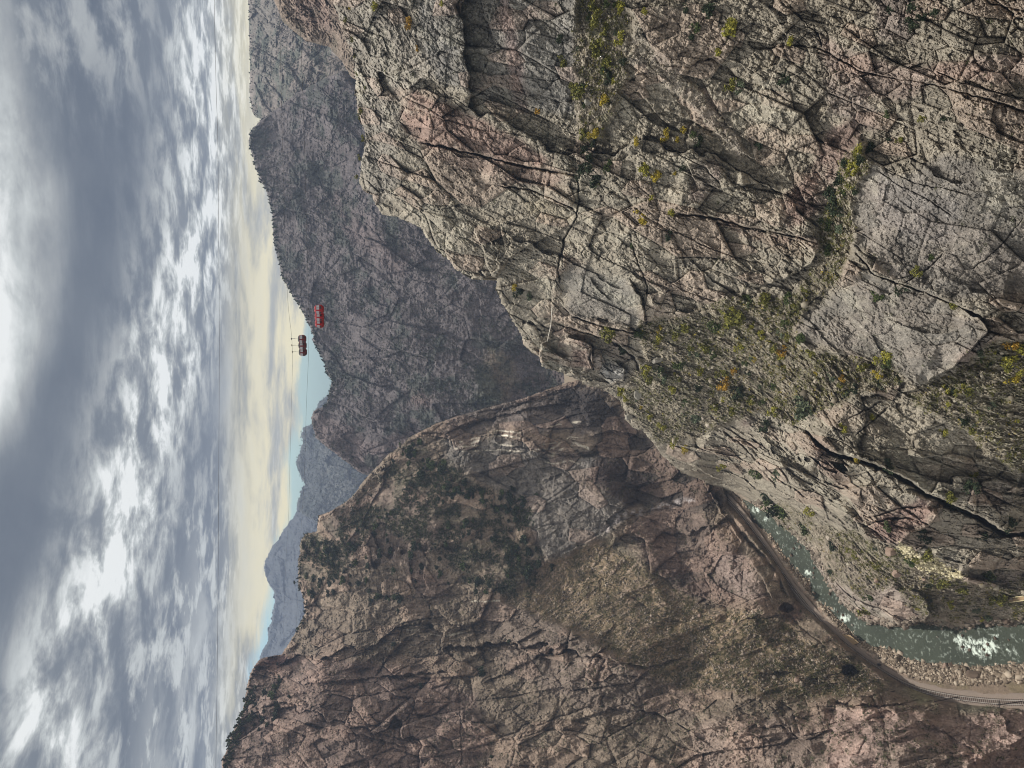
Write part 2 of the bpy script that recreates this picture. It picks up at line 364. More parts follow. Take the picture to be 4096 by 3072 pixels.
near_feats = [
 ('crack', [(905,308),(960,318),(1010,330),(1060,342),(1100,352),(1160,365),(1215,375),(1250,378)], 7, 3),
 ('step', [(905,305),(960,316),(1060,340),(1160,363),(1250,376)], 5, 40),
 ('crack', [(1075,402),(1145,408),(1200,430),(1245,455)], 4, 3), ('step', [(1040,398),(1145,407),(1245,452)], 4, 30),
 ('crack', [(1245,372),(1251,430),(1246,470),(1218,520),(1205,580),(1210,612)], 4, 2.5),
 ('crack', [(1460,462),(1536,469),(1601,488),(1666,501),(1728,513),(1765,525)], 6, 3), ('step', [(1440,460),(1536,467),(1601,486),(1666,499),(1765,520)], 5, 45),
 ('crack', [(1680,0),(1722,33),(1768,75),(1776,103)], 3, 2.5),
 ('crack', [(1631,107),(1700,100),(1761,101),(1794,117),(1849,151),(1924,169),(1989,177),(2040,190),(2136,215),(2230,245)], 4, 2.6),
 ('step', [(1849,151),(1924,169),(1989,177),(2136,213),(2230,243)], 3, 30),
 ('crack', [(2022,153),(2074,179),(2136,195),(2230,218)], 3, 2.2), ('crack', [(2100,-20),(2140,8),(2180,18),(2230,28)], 3, 3),
 ('crack', [(1866,332),(1911,361),(1973,397),(2038,407),(2103,423)], 2, 1.6), ('crack', [(1892,368),(1950,404),(2002,430),(2060,470)], 2, 1.5),
 ('step', [(1842,540),(1890,593),(1932,610),(1971,619),(2010,637),(2076,663),(2132,690),(2170,700)], 5, 50),
 ('crack', [(1842,540),(1890,593),(1932,610),(1971,619),(2010,637),(2076,663),(2132,690)], 4, 3),
 ('step', [(2076,665),(2128,697),(2135,714),(2089,765),(2060,794),(1990,832)][::-1], 6, 50),
 ('step', [(1990,834),(1945,805),(1850,768),(1750,758),(1712,722)][::-1], 3.5, 40),
 ('crack', [(2040,545),(2010,575),(1975,600),(1945,615)], 2, 1.6), ('crack', [(2212,470),(2170,520),(2130,560),(2100,580)], 1.5, 2),
 ('step', [(1741,926),(1767,958),(1803,981),(1861,994),(1915,1015),(1966,1038),(2001,1065),(2040,1081),(2101,1109),(2124,1120),(2147,1136),(2170,1150),(2230,1150)], 15, 60),
 ('crack', [(1741,928),(1767,960),(1803,983),(1861,996),(1915,1018),(1966,1041),(2001,1068),(2040,1086),(2101,1114),(2124,1125),(2147,1141),(2170,1155),(2230,1156)], 17, 6),
 ('step', [(1790,1100),(1845,1145),(1880,1168),(1935,1180),(1965,1155),(2008,1137),(2040,1090)], 9, 45),
 ('crack', [(1862,1140),(1900,1125),(1935,1118),(1985,1122)], 4, 3), ('crack', [(1875,1120),(1940,1098),(2000,1092)], 3, 2.5),
 ('step', [(2010,1195),(2040,1212),(2080,1222),(2120,1228),(2230,1236)], 5, 35),
 ('step', [(2060,1245),(2120,1265),(2180,1285),(2230,1288)], 4, 25), 
 ('step', [(1960,985),(2000,990),(2025,985),(2080,1000),(2140,1010),(2220,1035)], 3, 25),
 ('step', [(1930,1275),(1965,1272),(1998,1290),(2010,1325),(1995,1345),(1955,1358),(1900,1352)][::-1], 7, 40),
 ('step', [(1204,649),(1233,683),(1314,707),(1366,717),(1394,694),(1384,642),(1360,607)], 2.5, 45),
 ('crack', [(1215,664),(1240,686),(1314,709),(1368,719),(1397,695),(1386,640),(1358,600)], 3, 2.5),
 ('step', [(1183,735),(1170,742),(1165,772),(1169,790),(1181,802),(1222,813),(1258,810),(1282,795),(1279,748),(1255,735),(1220,728)], 7, 30),
 ('crack', [(1279,742),(1275,775),(1283,800)], 4, 3), ('crack', [(1200,700),(1260,718),(1330,738),(1372,775),(1382,800)], 3.5, 3),
 ('step', [(1286,750),(1277,777),(1288,806),(1301,816),(1325,832),(1348,823),(1352,798),(1320,777)], 3.5, 25),
 ('crack', [(1318,780),(1322,800),(1312,822)], 1.2, 1.5),
 ('step', [(1022,490),(1029,515),(1043,537),(1050,572),(1060,596),(1075,604)], 5, 80),
 ('step', [(860,205),(880,225),(930,245),(960,260),(980,250)], 3, 25),
 ('crack', [(1400,290),(1460,330),(1520,360),(1560,400)], 2.5, 2.2), ('step', [(1380,250),(1440,240),(1520,270),(1600,330),(1640,350)], 4, 25),
 ('step', [(1310,190),(1380,200),(1430,260),(1500,300)], 3, 20), ('step', [(1640,260),(1700,270),(1760,290),(1790,320)], 3, 22),
 ('step', [(1590,400),(1640,395),(1690,420),(1700,460)], 4, 25), ('step', [(1480,350),(1500,390),(1560,410),(1620,400)], 3, 22),
 ('step', [(1420,560),(1500,560),(1560,590),(1640,620),(1700,600),(1755,570),(1772,530)], 4.5, 30),
 ('crack', [(1420,480),(1480,510),(1540,540),(1600,560),(1680,575)], 2, 2),
 ('step', [(1260,480),(1300,500),(1360,520),(1400,560)], 3, 22), ('crack', [(1360,500),(1375,560),(1400,620),(1395,660)], 2.5, 2.2),
 ('step', [(960,200),(1040,210),(1120,190),(1200,215),(1240,230)], 2.5, 25),
 ('step', [(1660,20),(1700,80),(1680,140),(1620,160)], 3, 22), ('step', [(1760,0),(1840,30),(1860,80),(1830,110)], 3, 22),
 ('step', [(1540,120),(1600,140),(1640,180),(1600,220)], 2.5, 20), ('step', [(1700,150),(1760,180),(1790,230),(1760,270)], 2.5, 20),
 ('step', [(1500,960),(1560,990),(1640,1020),(1700,1010),(1760,1040)], 4, 30), ('crack', [(1560,930),(1600,960),(1640,1000),(1690,1040),(1750,1080)], 3, 2.5),
 ('step', [(1650,880),(1690,930),(1720,960),(1770,1000),(1800,1050)], 4, 25), ('step', [(1480,1000),(1540,1030),(1600,1050),(1660,1065),(1740,1090)], 4, 22),
 ('step', [(1800,850),(1830,840),(1880,850),(1940,850),(2000,840)], 2.5, 20), ('crack', [(1830,905),(1880,880),(1905,865)], 2, 2), ('crack', [(1850,940),(1890,905),(1920,880)], 2.2, 2),
 ('crack', [(1640,700),(1690,690),(1740,660),(1800,620)], 1.5, 2), ('step', [(2080,800),(2090,830),(2060,860)], 2.5, 15),
 ('step', [(1270,720),(1330,740),(1370,770),(1385,800)], 3, 20),
]
E1 = np.array([-.28, -.42, -.86]); E1 /= np.linalg.norm(E1)
E2 = np.cross(E1, [-.83, -.2, .5]); E2 /= np.linalg.norm(E2)
def talusm(x, y):
    return np.clip(samp(Z['talus'], x, y) + samp(Z['talus2'], x, y) + samp(Z['bank'], x, y) * .8 + samp(Z['gully'], x, y) + samp(Z['pinkscree'], x, y) * .6 + samp(Z['vine'], x, y) * .7, 0, 1)
def rockwork(P32, a, b, S, seed, strata=.5, fine=1., big=.26):
    """jointed rock: four generations of tilted blocks, open joints, thin plates; S = size in metres of the largest blocks"""
    w1 = .10 * S * fbm(P32 / (S * 1.3), 2); w2 = .10 * S * fbm(P32 / (S * 1.3) + 70, 2)
    a = a + w1; b = b + w2
    def ax(t, c, ar): ca, sa = math.cos(t), math.sin(t); return (a * ca + b * sa) / (c * ar), (b * ca - a * sa) / c
    msk = sstep(-.15, .25, fbm(P32 / (S * 1.6) + 11, 3))
    f1, e1, r1 = facets(*ax(.08, S * .8, 2.0), seed); f2, e2, r2 = facets(*ax(-.12, S * .30, 1.8), seed + 12)
    f3, e3, r3 = facets(*ax(.3, S * .13, 1.5), seed + 24); f4, e4, r4 = facets(*ax(-.1, S * .06, 1.4), seed + 36); f5, e5, r5 = facets(*ax(.9, S * .028, 1.3), seed + 48)
    dome = lambda e, k: np.sqrt(np.clip(e * k, 0, 1))
    m2 = sstep(-.2, .3, fbm(P32 / (S * 1.1) + 140, 3)); m3 = .15 + .85 * sstep(-.12, .22, fbm(P32 / (S * .9) + 240, 3))
    h = S * (.17 * f1 + .075 * f2 + .032 * f3 + .018 * f4 + .011 * f5 * fine)
    h = h + S * (.050 * dome(e2, 2.2) * (.35 + .65 * m2) + .030 * dome(e3, 2.2) * (1 - .5 * m2) * m3 + (.016 * dome(e4, 2.) + .008 * dome(e5, 2.)) * m3)
    h = h - S * (.035 * sstep(.06, 0, e1) * (.4 + .6 * msk) + .018 * sstep(.08, 0, e2) * msk + .008 * sstep(.12, 0, e3) * (1 - .5 * msk))
    wv = S * .5 * fbm(P32 / (S * .8) + 33, 4, .55); f0, e0, r0 = facets((a + wv) / (S * 3.6), (b + wv) / (S * 1.9), seed + 70, 1.3); h = h + S * big * (f0 - .2 * sstep(.04, 0, e0) * sstep(-.1, .3, fbm(P32 / (S * 2) + 8, 2)))
    pl, ep, rp = facets(a / (S * .7), b / (S * .055), seed + 60, .6); sm = sstep(0, .35, fbm(P32 / (S * 1.1) + 90, 3))
    h = h + strata * sm * S * (.034 * pl - .02 * sstep(.14, 0, ep))
    h = h + S * (.030 * ridged(P32 / (S * .1), 3, .65) * (.3 + .7 * (1 - msk)) + .10 * fbm(P32 / S, 3))
    return h, r1, r2, r3, r4, e2, sm * (rp - .5)
def near_h(x, y, P, t0):
    P32 = P.astype(np.float32)
    a = (P32 @ E1.astype(np.float32)); b = (P32 @ E2.astype(np.float32)); w = 0
    k_ = K * 210 / F; a = .2 * a + .85 * k_ * (.96 * x + .28 * y); b = .12 * b + .95 * k_ * (.96 * y - .28 * x)
    tal = talusm(x, y); slab = np.clip(samp(Z['slab0'], x, y) + samp(Z['slab1'], x, y) + samp(Z['slab2'], x, y) + samp(Z['slab3'], x, y) * .7, 0, 1)
    rough = (1 - .8 * slab) * (1 - .85 * tal)
    rk, r1, r2, r3, r4, e2, pl = rockwork(P32, a, b, 17., 11); f4 = r4 - .5
    h = 4.5 * fbm(P32 / 45., 3) + rough * rk
    g = ridged(np.stack([a / 9., b / 1.6, a * 0], -1).astype(np.float32), 4, .6)
    h = h + slab * (.22 * g + .6 * fbm(P32 / 5., 6, .7) + .12 * f4 + .22 * rk)
    rub, er, rr = facets(P32[..., 1] / .8 + w, P32[..., 0] / .8 + P32[..., 2] / .9, 53, .3)
    rub2, er2, rr2 = facets(P32[..., 1] / 2.3 + w, P32[..., 0] / 2.3 + P32[..., 2] / 2.6, 57, .3)
    h = h + tal * (1.5 * fbm(P32 / 6., 5, .65) + .45 * np.clip(er * 2, 0, 1) * (.3 + rr) + .8 * np.clip(er2 * 2, 0, 1) * (rr2 > .6) + .15 * fbm(P32 / .6, 2))
    L = lines(x, y, near_feats)
    fd = segdist(x, y, near_sil[-26:])[0]; h = h * (.62 + .38 * sstep(4, 70, fd))
    return h + L * (t0 / 200.) ** .35, dict(r1=r1, r2=r2, r3=r3, tal=tal, slab=slab, e2=e2, rr=rr, pl=pl, r4=r4, P=P32, a=a, b=b, g=g)
_pn = fbm(np.stack([_rx, _ry, _rx * 0], -1) / 12. + 200, 4, .7)
def PN(x, y): return samp(_pn, x, y)
def paint(x, y, base, zs, sat=.7):
    col = np.broadcast_to(lin(base), x.shape + (3,)).astype(np.float32).copy()
    for poly, c, amt, soft in zs:
        m = np.clip(samp(zone(poly, soft + 3), x, y) + PN(x, y) * .35 * (samp(zone(poly, soft + 6), x, y) > .03), 0, 1)[..., None] * amt * .82; cc = lin(c); cc = cc * sat + (1 - sat) * float(cc.mean()); col = col * (1 - m) + cc * m
    return col
near_zones = [
 ([(700,-60),(860,-60),(1000,100),(900,200),(850,300),(860,400),(800,460),(760,300),(740,100)], (146,134,116), .7, 4),
 ([(900,-50),(1240,-50),(1240,250),(1100,230),(960,180),(900,80)], (108,106,102), .8, 3),
 ([(850,190),(900,200),(960,225),(1050,255),(1150,325),(1195,345),(1170,362),(1080,347),(960,322),(900,310),(870,250)], (150,98,74), .9, 1),
 ([(940,330),(1060,345),(1200,375),(1240,392),(1150,400),(1000,372)], (140,106,84), .8, 2),
 ([(1070,-50),(1110,30),(1130,120),(1145,245),(1120,245),(1100,120),(1080,60)], (150,112,100), .8, 1),
 ([(1130,430),(1200,440),(1240,470),(1180,480),(1130,460)], (165,145,90), .6, 2),
 ([(1790,280),(1850,255),(1862,330),(1815,400),(1760,470),(1700,500),(1690,440),(1740,380),(1770,330)], (136,88,70), .85, 2),
 ([(1770,80),(1830,100),(1900,130),(1990,150),(2060,130),(2240,110),(2240,170),(2100,178),(2020,165),(1960,215),(1860,205),(1790,165)], (150,112,92), .8, 3),
 ([(1870,-50),(1980,-50),(1970,80),(1900,90)], (132,106,94), .8, 2),
 ([(1780,170),(1850,190),(1900,230),(1890,300),(1840,260),(1790,240)], (138,108,94), .7, 2),
 ([(1500,345),(1565,335),(1545,420),(1490,435)], (125,90,78), .8, 1),
 ([(1640,510),(1720,520),(1760,560),(1700,560),(1650,540)], (160,125,80), .6, 2),
 ([(1560,480),(1640,495),(1720,515),(1700,530),(1600,510)], (140,95,70), .7, 1),
 ([(1872,330),(1950,385),(2050,330),(2240,380),(2240,640),(2170,630),(2090,655),(2010,632),(1932,600),(1860,540),(1845,480),(1850,400)], (108, 101, 96), .75, 6),
 ([(1880,380),(1960,410),(2080,430),(2060,520),(1960,520),(1900,470)], (128, 117, 109), .6, 6),
 ([(1720,700),(1870,590),(2010,639),(2133,714),(2060,792),(1990,830),(1850,765),(1715,720)], (108, 101, 94), .75, 5),
 ([(2060,800),(2100,740),(2140,720),(2160,760),(2110,800)], (112,92,84), .8, 1),
 ([(1207,607),(1233,681),(1366,714),(1392,694),(1360,607),(1220,567)], (108, 105, 98), .75, 5),
 ([(1190,705),(1230,712),(1290,735),(1270,750),(1210,745)], (128,96,78), .7, 1),
 ([(1183,745),(1235,750),(1240,800),(1190,795),(1172,770)], (140,136,108), .7, 1),
 ([(1238,748),(1279,745),(1279,800),(1255,806),(1240,790)], (112,78,66), .9, 0),
 ([(1286,750),(1320,777),(1352,798),(1346,823),(1322,830),(1300,814),(1278,778)], (150,148,142), .9, 0),
 ([(1300,735),(1340,745),(1375,780),(1350,790),(1320,770)], (128,104,84), .7, 1),
 ([(1750,940),(1800,985),(1830,1010),(1800,1030),(1770,1000),(1745,960)], (112,72,54), .85, 1),
 ([(1866,1145),(1900,1120),(1935,1105),(1970,1080),(1990,1060),(2035,1082),(2005,1132),(1960,1150),(1935,1174),(1880,1165)], (135,86,70), .9, 1),
 ([(2010,1215),(2100,1235),(2230,1240),(2230,1285),(2120,1262),(2040,1235)], (128,100,86), .7, 2),
 ([(1600,880),(1630,900),(1620,930),(1595,915)], (116,80,66), .8, 0),
 ([(2080,1060),(2180,1040),(2230,1080),(2160,1110)], (144,118,104), .6, 3),
 ([(1740,1170),(1830,1180),(1920,1260),(1990,1290),(1990,1350),(1880,1350),(1800,1280),(1750,1220)], (150,120,104), .75, 3),
 ([(1933,1168),(1962,1178),(2012,1205),(2085,1242),(2060,1258),(2000,1230),(1950,1198)], (205,196,160), .9, 1),
 ([(1640,1110),(1700,1100),(1750,1150),(1770,1190),(1730,1180),(1690,1140)], (140,128,104), .7, 2),
 ([(1350,70),(1400,90),(1460,150),(1540,220),(1600,295),(1622,355),(1590,340),(1540,270),(1470,210),(1400,160),(1350,110)], (160,138,128), .8, 1),
 ([(1250,-40),(1345,-40),(1372,90),(1352,170),(1325,240),(1305,300),(1255,300),(1240,170)], (118,98,82), .85, 2),
 ([(2100,1320),(2230,1300),(2230,1345),(2100,1372)], (150,132,118), .7, 1),
]
def near_c(x, y, P, t0, h, A):
    col = paint(x, y, (136, 129, 116), near_zones, .42)
    P32 = A['P']
    n1 = fbm(P32 / 14. + 9, 4, .6); n2 = fbm(P32 / 3. + 3, 4, .65); st = fbm(np.stack([A['a'] / 7., A['b'] / 1.8, A['a'] * 0], -1).astype(np.float32), 4, .65)
    tal = A['tal'][..., None]
    talc = np.where((A['rr'] > .62)[..., None], lin((150, 142, 126)), lin((104, 96, 80)))
    g = sstep(-.15, .5, fbm(P32 / 5. + 21, 4, .6))[..., None]
    talc = talc * (1 - .6 * g) + lin((84, 86, 56)) * .6 * g
    col = col * (1 - .75 * tal) + talc * .75 * tal
    # fresh pink breaks and grey-green lichened faces follow the blocks
    fr = ((A['r2'] > .72) | (A['r1'] > .85)).astype(np.float32)[..., None] * (1 - tal) * (1 - A['slab'][..., None] * .8)
    col = col * (1 - .35 * fr) + lin((144, 122, 110)) * .35 * fr
    li = (sstep(.05, .5, n1 + .4 * n2) * (1 - A['tal']))[..., None]
    col = col * (1 - .4 * li) + lin((148, 144, 130)) * .4 * li
    k = 1 + .34 * n2 + .20 * st + (.20 * (A['r3'] - .5) + .2 * (A['r2'] - .5) + .22 * (A['r4'] - .5) + .3 * A['pl']) * (1 - A['slab']) * (1 - A['tal'])
    spk = (vnoise(P32 / .45) > .55) * A['slab'] * .45 * sstep(-.2, .3, fbm(P32 / 4. + 61, 3)) + A['slab'] * .45 * fbm(np.stack([A['a'] / 3., A['b'] / 14., A['a'] * 0], -1).astype(np.float32), 5, .65)
    return np.clip(col * (k + spk)[..., None], .015, .9) * NEARK
NEARK = 1.33
def near_clamp(x, y, t):
    # the foot of the wall stays above the water
    return np.minimum(t, (-.6 - 290) / rays(x, y)[2] * np.where(x > 1500, 1, 9))
relief('canyon_wall_cliff', near_poly, near_base, 1.1, near_h, near_c, ROCK, roll=(9, 3.5), clamp=near_clamp, edge_noise=9., graze=3.2)

# ==================================================================== LEFT WALL (near slope and the rounded butte)
left_sil = [(440,2050),(477,1740),(477,1659),(479,1642),(491,1613),(499,1586),(511,1566),(523,1539),(532,1484),(540,1455),(549,1437),(561,1422),(596,1415),(608,1413),(637,1366),(657,1325),(657,1296),(644,1270),(642,1244),(644,1199),(650,1166),(660,1153),(684,1147),(689,1114),(709,1106),(735,1091),(758,1072),(790,1033),(839,981),(888,942),(940,916),(985,899),(1030,886),(1080,873),(1140,855),(1200,835),(1260,815),(1400,860),(1560,1040)]
left_foot = [(1575,1085),(1612,1125),(1650,1175),(1672,1205),(1700,1250),(1720,1290),(1752,1320),(1785,1345),(1830,1390),(1880,1428),(1930,1462),(1985,1490),(2040,1510),(2100,1520),(2160,1525),(2290,1528),(2440,1532),(2630,1540)]
left_poly = left_sil + left_foot + [(2630,2050)]
left_ctrl = zc(*[(x - 2, y + 6, 4.2) for x, y in left_foot]) + zc((2600,1700,40),(2600,2040,110),(2212,1659,34),(2000,1659,58),(1560,1060,5)) + [
 (1800,1659,300),(1500,1659,350),(1200,1659,398),(900,1659,440),(700,1659,460),(480,1659,480),(440,2040,390),(1000,2040,335),(1500,2040,280),(2000,2040,220),
 (530,1500,545),(700,1500,515),(900,1500,490),(1200,1500,445),(1500,1500,390),(1700,1500,352),(1850,1500,332),
 (600,1410,620),(800,1400,570),(1000,1400,520),(1200,1400,480),(1400,1400,435),(1600,1400,412),(1740,1400,398),
 (645,1290,650),(800,1280,610),(1000,1280,580),(1200,1280,548),(1400,1280,500),(1550,1280,476),
 (655,1160,640),(800,1150,600),(1000,1150,570),(1200,1150,555),(1350,1150,535),(1500,1150,516),
 (780,1030,650),(900,1040,605),(1100,1040,585),(1300,1040,562),(1450,1040,548),
 (880,942,660),(1060,880,655),(1210,830,660),(1300,850,625),(1400,950,590),(1150,950,600)]
left_base = tps(left_ctrl)
Z['lscree'] = zone([(1090,1300),(1180,1215),(1300,1170),(1400,1225),(1500,1300),(1600,1320),(1680,1330),(1740,1380),(1850,1430),(1920,1490),(1800,1510),(1600,1500),(1420,1470),(1300,1400),(1200,1340)], 3)
Z['lveg'] = zone([(880,950),(960,1000),(1050,1050),(1150,1100),(1180,1200),(1150,1290),(1050,1290),(950,1200),(820,1130),(700,1290),(650,1260),(655,1160),(800,1060)], 4)
Z['lslab'] = zone([(1790,1535),(1900,1525),(2060,1545),(2240,1540),(2240,1700),(1780,1700)], 2)
Z['gneiss_shade'] = zone([(1215,830),(1300,850),(1400,950),(1500,1020),(1575,1085),(1520,1110),(1430,1090),(1350,1085),(1270,1040),(1260,990),(1290,940),(1200,880)], 5)  # outline of the gneiss flank whose tint includes painted shade
left_feats = [
 ('crack', [(1030,893),(1100,880),(1160,862),(1220,845)], 6, 4), ('step', [(980,925),(1060,905),(1150,880),(1230,870)], 6, 30),
 ('crack', [(1108,965),(1160,972),(1215,985),(1290,985)], 6, 3), ('step', [(1090,965),(1160,968),(1240,980),(1320,975)], 7, 25),
 ('crack', [(1126,925),(1128,970)], 4, 2), ('step', [(1270,945),(1330,930),(1400,950)], 6, 30),
 ('step', [(1157,1110),(1163,1150),(1170,1190),(1185,1215)], 6, 22), ('step', [(1205,1100),(1228,1135),(1208,1162)], 6, 18), ('step', [(1170,1040),(1195,1030),(1190,1075)], 6, 12),
 ('step', [(1600,1340),(1640,1330),(1690,1330),(1710,1310),(1725,1290)], 8, 25), ('crack', [(1690,1325),(1715,1340),(1740,1362),(1790,1400)], 4, 3),
 ('step', [(1500,1180),(1560,1195),(1612,1200),(1648,1255),(1668,1300)], 9, 35), ('crack', [(1560,1105),(1600,1150),(1640,1190),(1680,1240),(1700,1290)], 10, 7),
 ('step', [(1500,1010),(1530,1060),(1560,1110),(1600,1170)], 8, 30), ('crack', [(1330,1130),(1380,1110),(1430,1100),(1490,1085)], 6, 4),
 ('step', [(1260,1060),(1320,1090),(1400,1120),(1350,1160)], 5, 25), ('crack', [(1180,1210),(1240,1180),(1300,1150),(1330,1120)], 6, 4),
 ('step', [(700,1110),(760,1140),(830,1130),(900,1160)], 5, 25), ('step', [(690,1200),(760,1230),(850,1240),(930,1260)], 5, 25),
 ('crack', [(820,1290),(940,1290),(1050,1280),(1120,1260),(1180,1220)], 5, 5),
 ('step', [(640,1480),(740,1470),(850,1460),(960,1450),(1010,1460)], 6, 30), ('crack', [(700,1490),(780,1505),(870,1490),(950,1470)], 4, 3),
 ('step', [(650,1560),(750,1580),(830,1600),(900,1620)], 5, 30), ('crack', [(760,1520),(800,1580),(880,1600),(960,1620)], 4, 3),
 ('crack', [(900,1490),(890,1540),(850,1580)], 4, 2.5), ('step', [(960,1530),(1010,1560),(1060,1590)], 5, 20), ('crack', [(990,1460),(994,1560),(998,1659)], 3, 2.2),
 ('step', [(1040,1480),(1120,1440),(1200,1400),(1260,1370)], 4, 25), ('step', [(1270,1400),(1330,1430),(1400,1440),(1480,1420)], 5, 25),
 ('step', [(1230,1560),(1330,1530),(1420,1540),(1460,1560),(1440,1590)], 6, 25), ('step', [(1480,1580),(1560,1570),(1640,1590),(1740,1580)], 5, 25),
 ('step', [(1600,1460),(1700,1450),(1780,1470),(1830,1480)], 5, 22), ('crack', [(1280,1240),(1380,1300),(1440,1340),(1500,1350)], 3, 3),
 ('step', [(2290,1536),(2160,1540),(2080,1528),(2000,1520),(1940,1510),(1880,1495)], 0, 20),
 ('step', [(1800,1520),(1860,1530),(1920,1530),(1990,1520),(2060,1528),(2140,1538),(2230,1545)][::-1], 6, 30),
 ('crack', [(1790,1518),(1860,1525),(1920,1525),(1990,1514),(2050,1520)], 5, 3.5),
 ('crack', [(1910,1540),(1912,1580),(1920,1620)], 2, 2), ('step', [(2000,1555),(2050,1590),(2100,1620),(2110,1659)], 2.5, 16), ('crack', [(2098,1545),(2095,1600),(2140,1640)], 2, 2),
 ('crack', [(1960,1600),(2010,1580),(2060,1560),(2100,1550)], 1.6, 1.6), ('crack', [(1990,1650),(2040,1625),(2090,1590)], 1.6, 1.6),
]
holes = [((2095,1506),(26,14),7),((1838,1450),(17,13),6),((1700,1312),(16,9),5)]
L1 = np.array([.15, -.25, -.95]); L1 /= np.linalg.norm(L1); L2 = np.array([.25, .95, -.1]); L2 /= np.linalg.norm(L2)
def left_h(x, y, P, t0):
    P32 = P.astype(np.float32); a = P32 @ L1.astype(np.float32); b = P32 @ L2.astype(np.float32) + P32[..., 0] * .4; k_ = K * 430 / F; a = .2 * a + .85 * k_ * x; b = .12 * b - .95 * k_ * y
    scr = samp(Z['lscree'], x, y); veg = samp(Z['lveg'], x, y); slab = samp(Z['lslab'], x, y)
    rough = (1 - .85 * scr) * (1 - .35 * veg) * (1 - .45 * slab)
    rk, r1, r2, r3, r4, e2, pl = rockwork(P32, a, b, 34., 111); sc = (t0 / 400.)
    h = 16 * fbm(P32 / 85., 4) + 8 * ridged(np.stack([a / 90. + b / 160., b / 45. - a / 120., a * 0], -1).astype(np.float32), 4) + rough * rk * sc * .75
    rub, er, rr = facets(P32[..., 1] / 1.5, P32[..., 0] / 1.5 + P32[..., 2] / 1.7, 153, .3)
    soft = np.clip(scr + .5 * veg, 0, 1)
    h = h + soft * (1.6 * fbm(P32 / 9., 4, .6) + .5 * np.clip(er * 2, 0, 1) * rr + .5 * fbm(P32 / 1.6, 2))
    h = h + slab * (1.0 * ridged(np.stack([a / 10., b / 3., a * 0], -1).astype(np.float32), 4, .55) + .6 * fbm(P32 / 3., 4, .6))
    h = h + .65 * lines(x, y, left_feats, 3.) * (t0 / 330.) ** .4
    for (cx, cy), (rx, ry), d in holes:
        q = np.hypot((x - cx) / rx, (y - cy) / ry) + .5 * fbm(np.stack([x, y, x * 0], -1) / 12., 4, .6) + .12; h = h - 3. * d * np.clip(1.2 - q, 0, 1) ** .3 * (q < 1.2)
    ft = segdist(x, y, left_foot)[0]; h = h * sstep(0, 14, ft) * (.5 + .5 * sstep(10, 90, ft))
    return h, dict(r1=r1, r2=r2, r3=r3, P=P32, a=a, b=b, scr=scr, veg=veg, slab=slab, rr=rr, pl=pl, r4=r4)
left_zones = [
 ([(480,1700),(470,1640),(530,1480),(560,1420),(700,1420),(900,1450),(1020,1500),(1060,1600),(1000,1700)], (138,106,94), .85, 5),
 ([(545,1440),(562,1424),(640,1415),(650,1425),(600,1440)], (126,74,68), .9, 1),
 ([(960,890),(1080,870),(1215,830),(1300,850),(1330,920),(1250,935),(1100,925),(960,940)], (96, 85, 83), .9, 4),
 ([(1215,830),(1300,850),(1400,950),(1500,1020),(1575,1085),(1520,1110),(1430,1090),(1350,1085),(1270,1040),(1260,990),(1290,940),(1200,880)], (42, 36, 37), 1., 5),  # dark gneiss, painted darker still for the shade where the walls meet
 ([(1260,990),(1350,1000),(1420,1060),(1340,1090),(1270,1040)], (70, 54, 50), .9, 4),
 ([(960,945),(1120,955),(1290,985),(1260,1040),(1350,1090),(1300,1190),(1180,1205),(1150,1130),(1060,1040),(960,1000)], (112, 108, 102), .85, 4),
 ([(820,1040),(700,1120),(730,1200),(900,1230),(960,1140),(900,1050)], (124,100,86), .8, 5),
 ([(870,1230),(960,1240),(980,1290),(900,1290)], (128,98,86), .7, 3),
 ([(1030,1320),(1100,1290),(1200,1340),(1300,1400),(1400,1440),(1500,1490),(1500,1560),(1300,1540),(1100,1460)], (132,110,94), .8, 5),
 ([(1300,1390),(1420,1370),(1470,1430),(1380,1460)], (122,92,82), .7, 4),
 ([(1350,1120),(1480,1090),(1600,1190),(1620,1290),(1520,1290),(1400,1210)], (116,92,82), .8, 5),
 ([(1530,1190),(1600,1200),(1640,1260),(1664,1312),(1612,1300),(1550,1240)], (166,138,122), .9, 1),
 ([(1400,1200),(1460,1210),(1540,1290),(1480,1300),(1410,1240)], (78, 60, 56), .9, 2),
 ([(1790,1535),(1900,1525),(2060,1545),(2240,1540),(2240,1700),(1780,1700)], (196,156,138), .95, 2),
 ([(1500,1560),(1780,1540),(1780,1700),(1480,1700)], (158,130,112), .8, 4),
 ([(1900,1600),(2000,1620),(2100,1640),(2100,1700),(1900,1700)], (138,122,96), .6, 3),
 ([(1680,1310),(1720,1300),(1735,1330),(1700,1350)], (110,66,52), .7, 1),
 ([(2060,1515),(2180,1525),(2160,1540),(2060,1530)], (146,146,112), .7, 1),
 ([(1945,1480),(2000,1490),(2030,1520),(1990,1520)], (158,152,96), .8, 1),
 ([(1320,1150),(1400,1230),(1300,1290),(1200,1300),(1240,1200)], (126,116,88), .8, 4),
]
veins = [([(992,952),(1034,945),(1071,932),(1126,935)], 1.5),([(985,966),(1026,953),(1056,945),(1094,941),(1126,946)], 2.4),([(969,967),(1018,960),(1071,960),(1108,963)], 2.2),([(1000,972),(1094,972),(1140,975),(1186,972),(1215,953),(1231,942),(1261,946)], 1.6),
 ([(1168,964),(1208,953),(1240,950)], 1.6),([(1186,982),(1215,968),(1238,958),(1270,970)], 3),([(1180,1000),(1230,998),(1270,1004)], 1.4),([(1190,920),(1230,912),(1270,915)], 1.2),([(880,1360),(960,1375),(1000,1370)], 1.5),([(1020,1300),(1080,1296)], 2)]
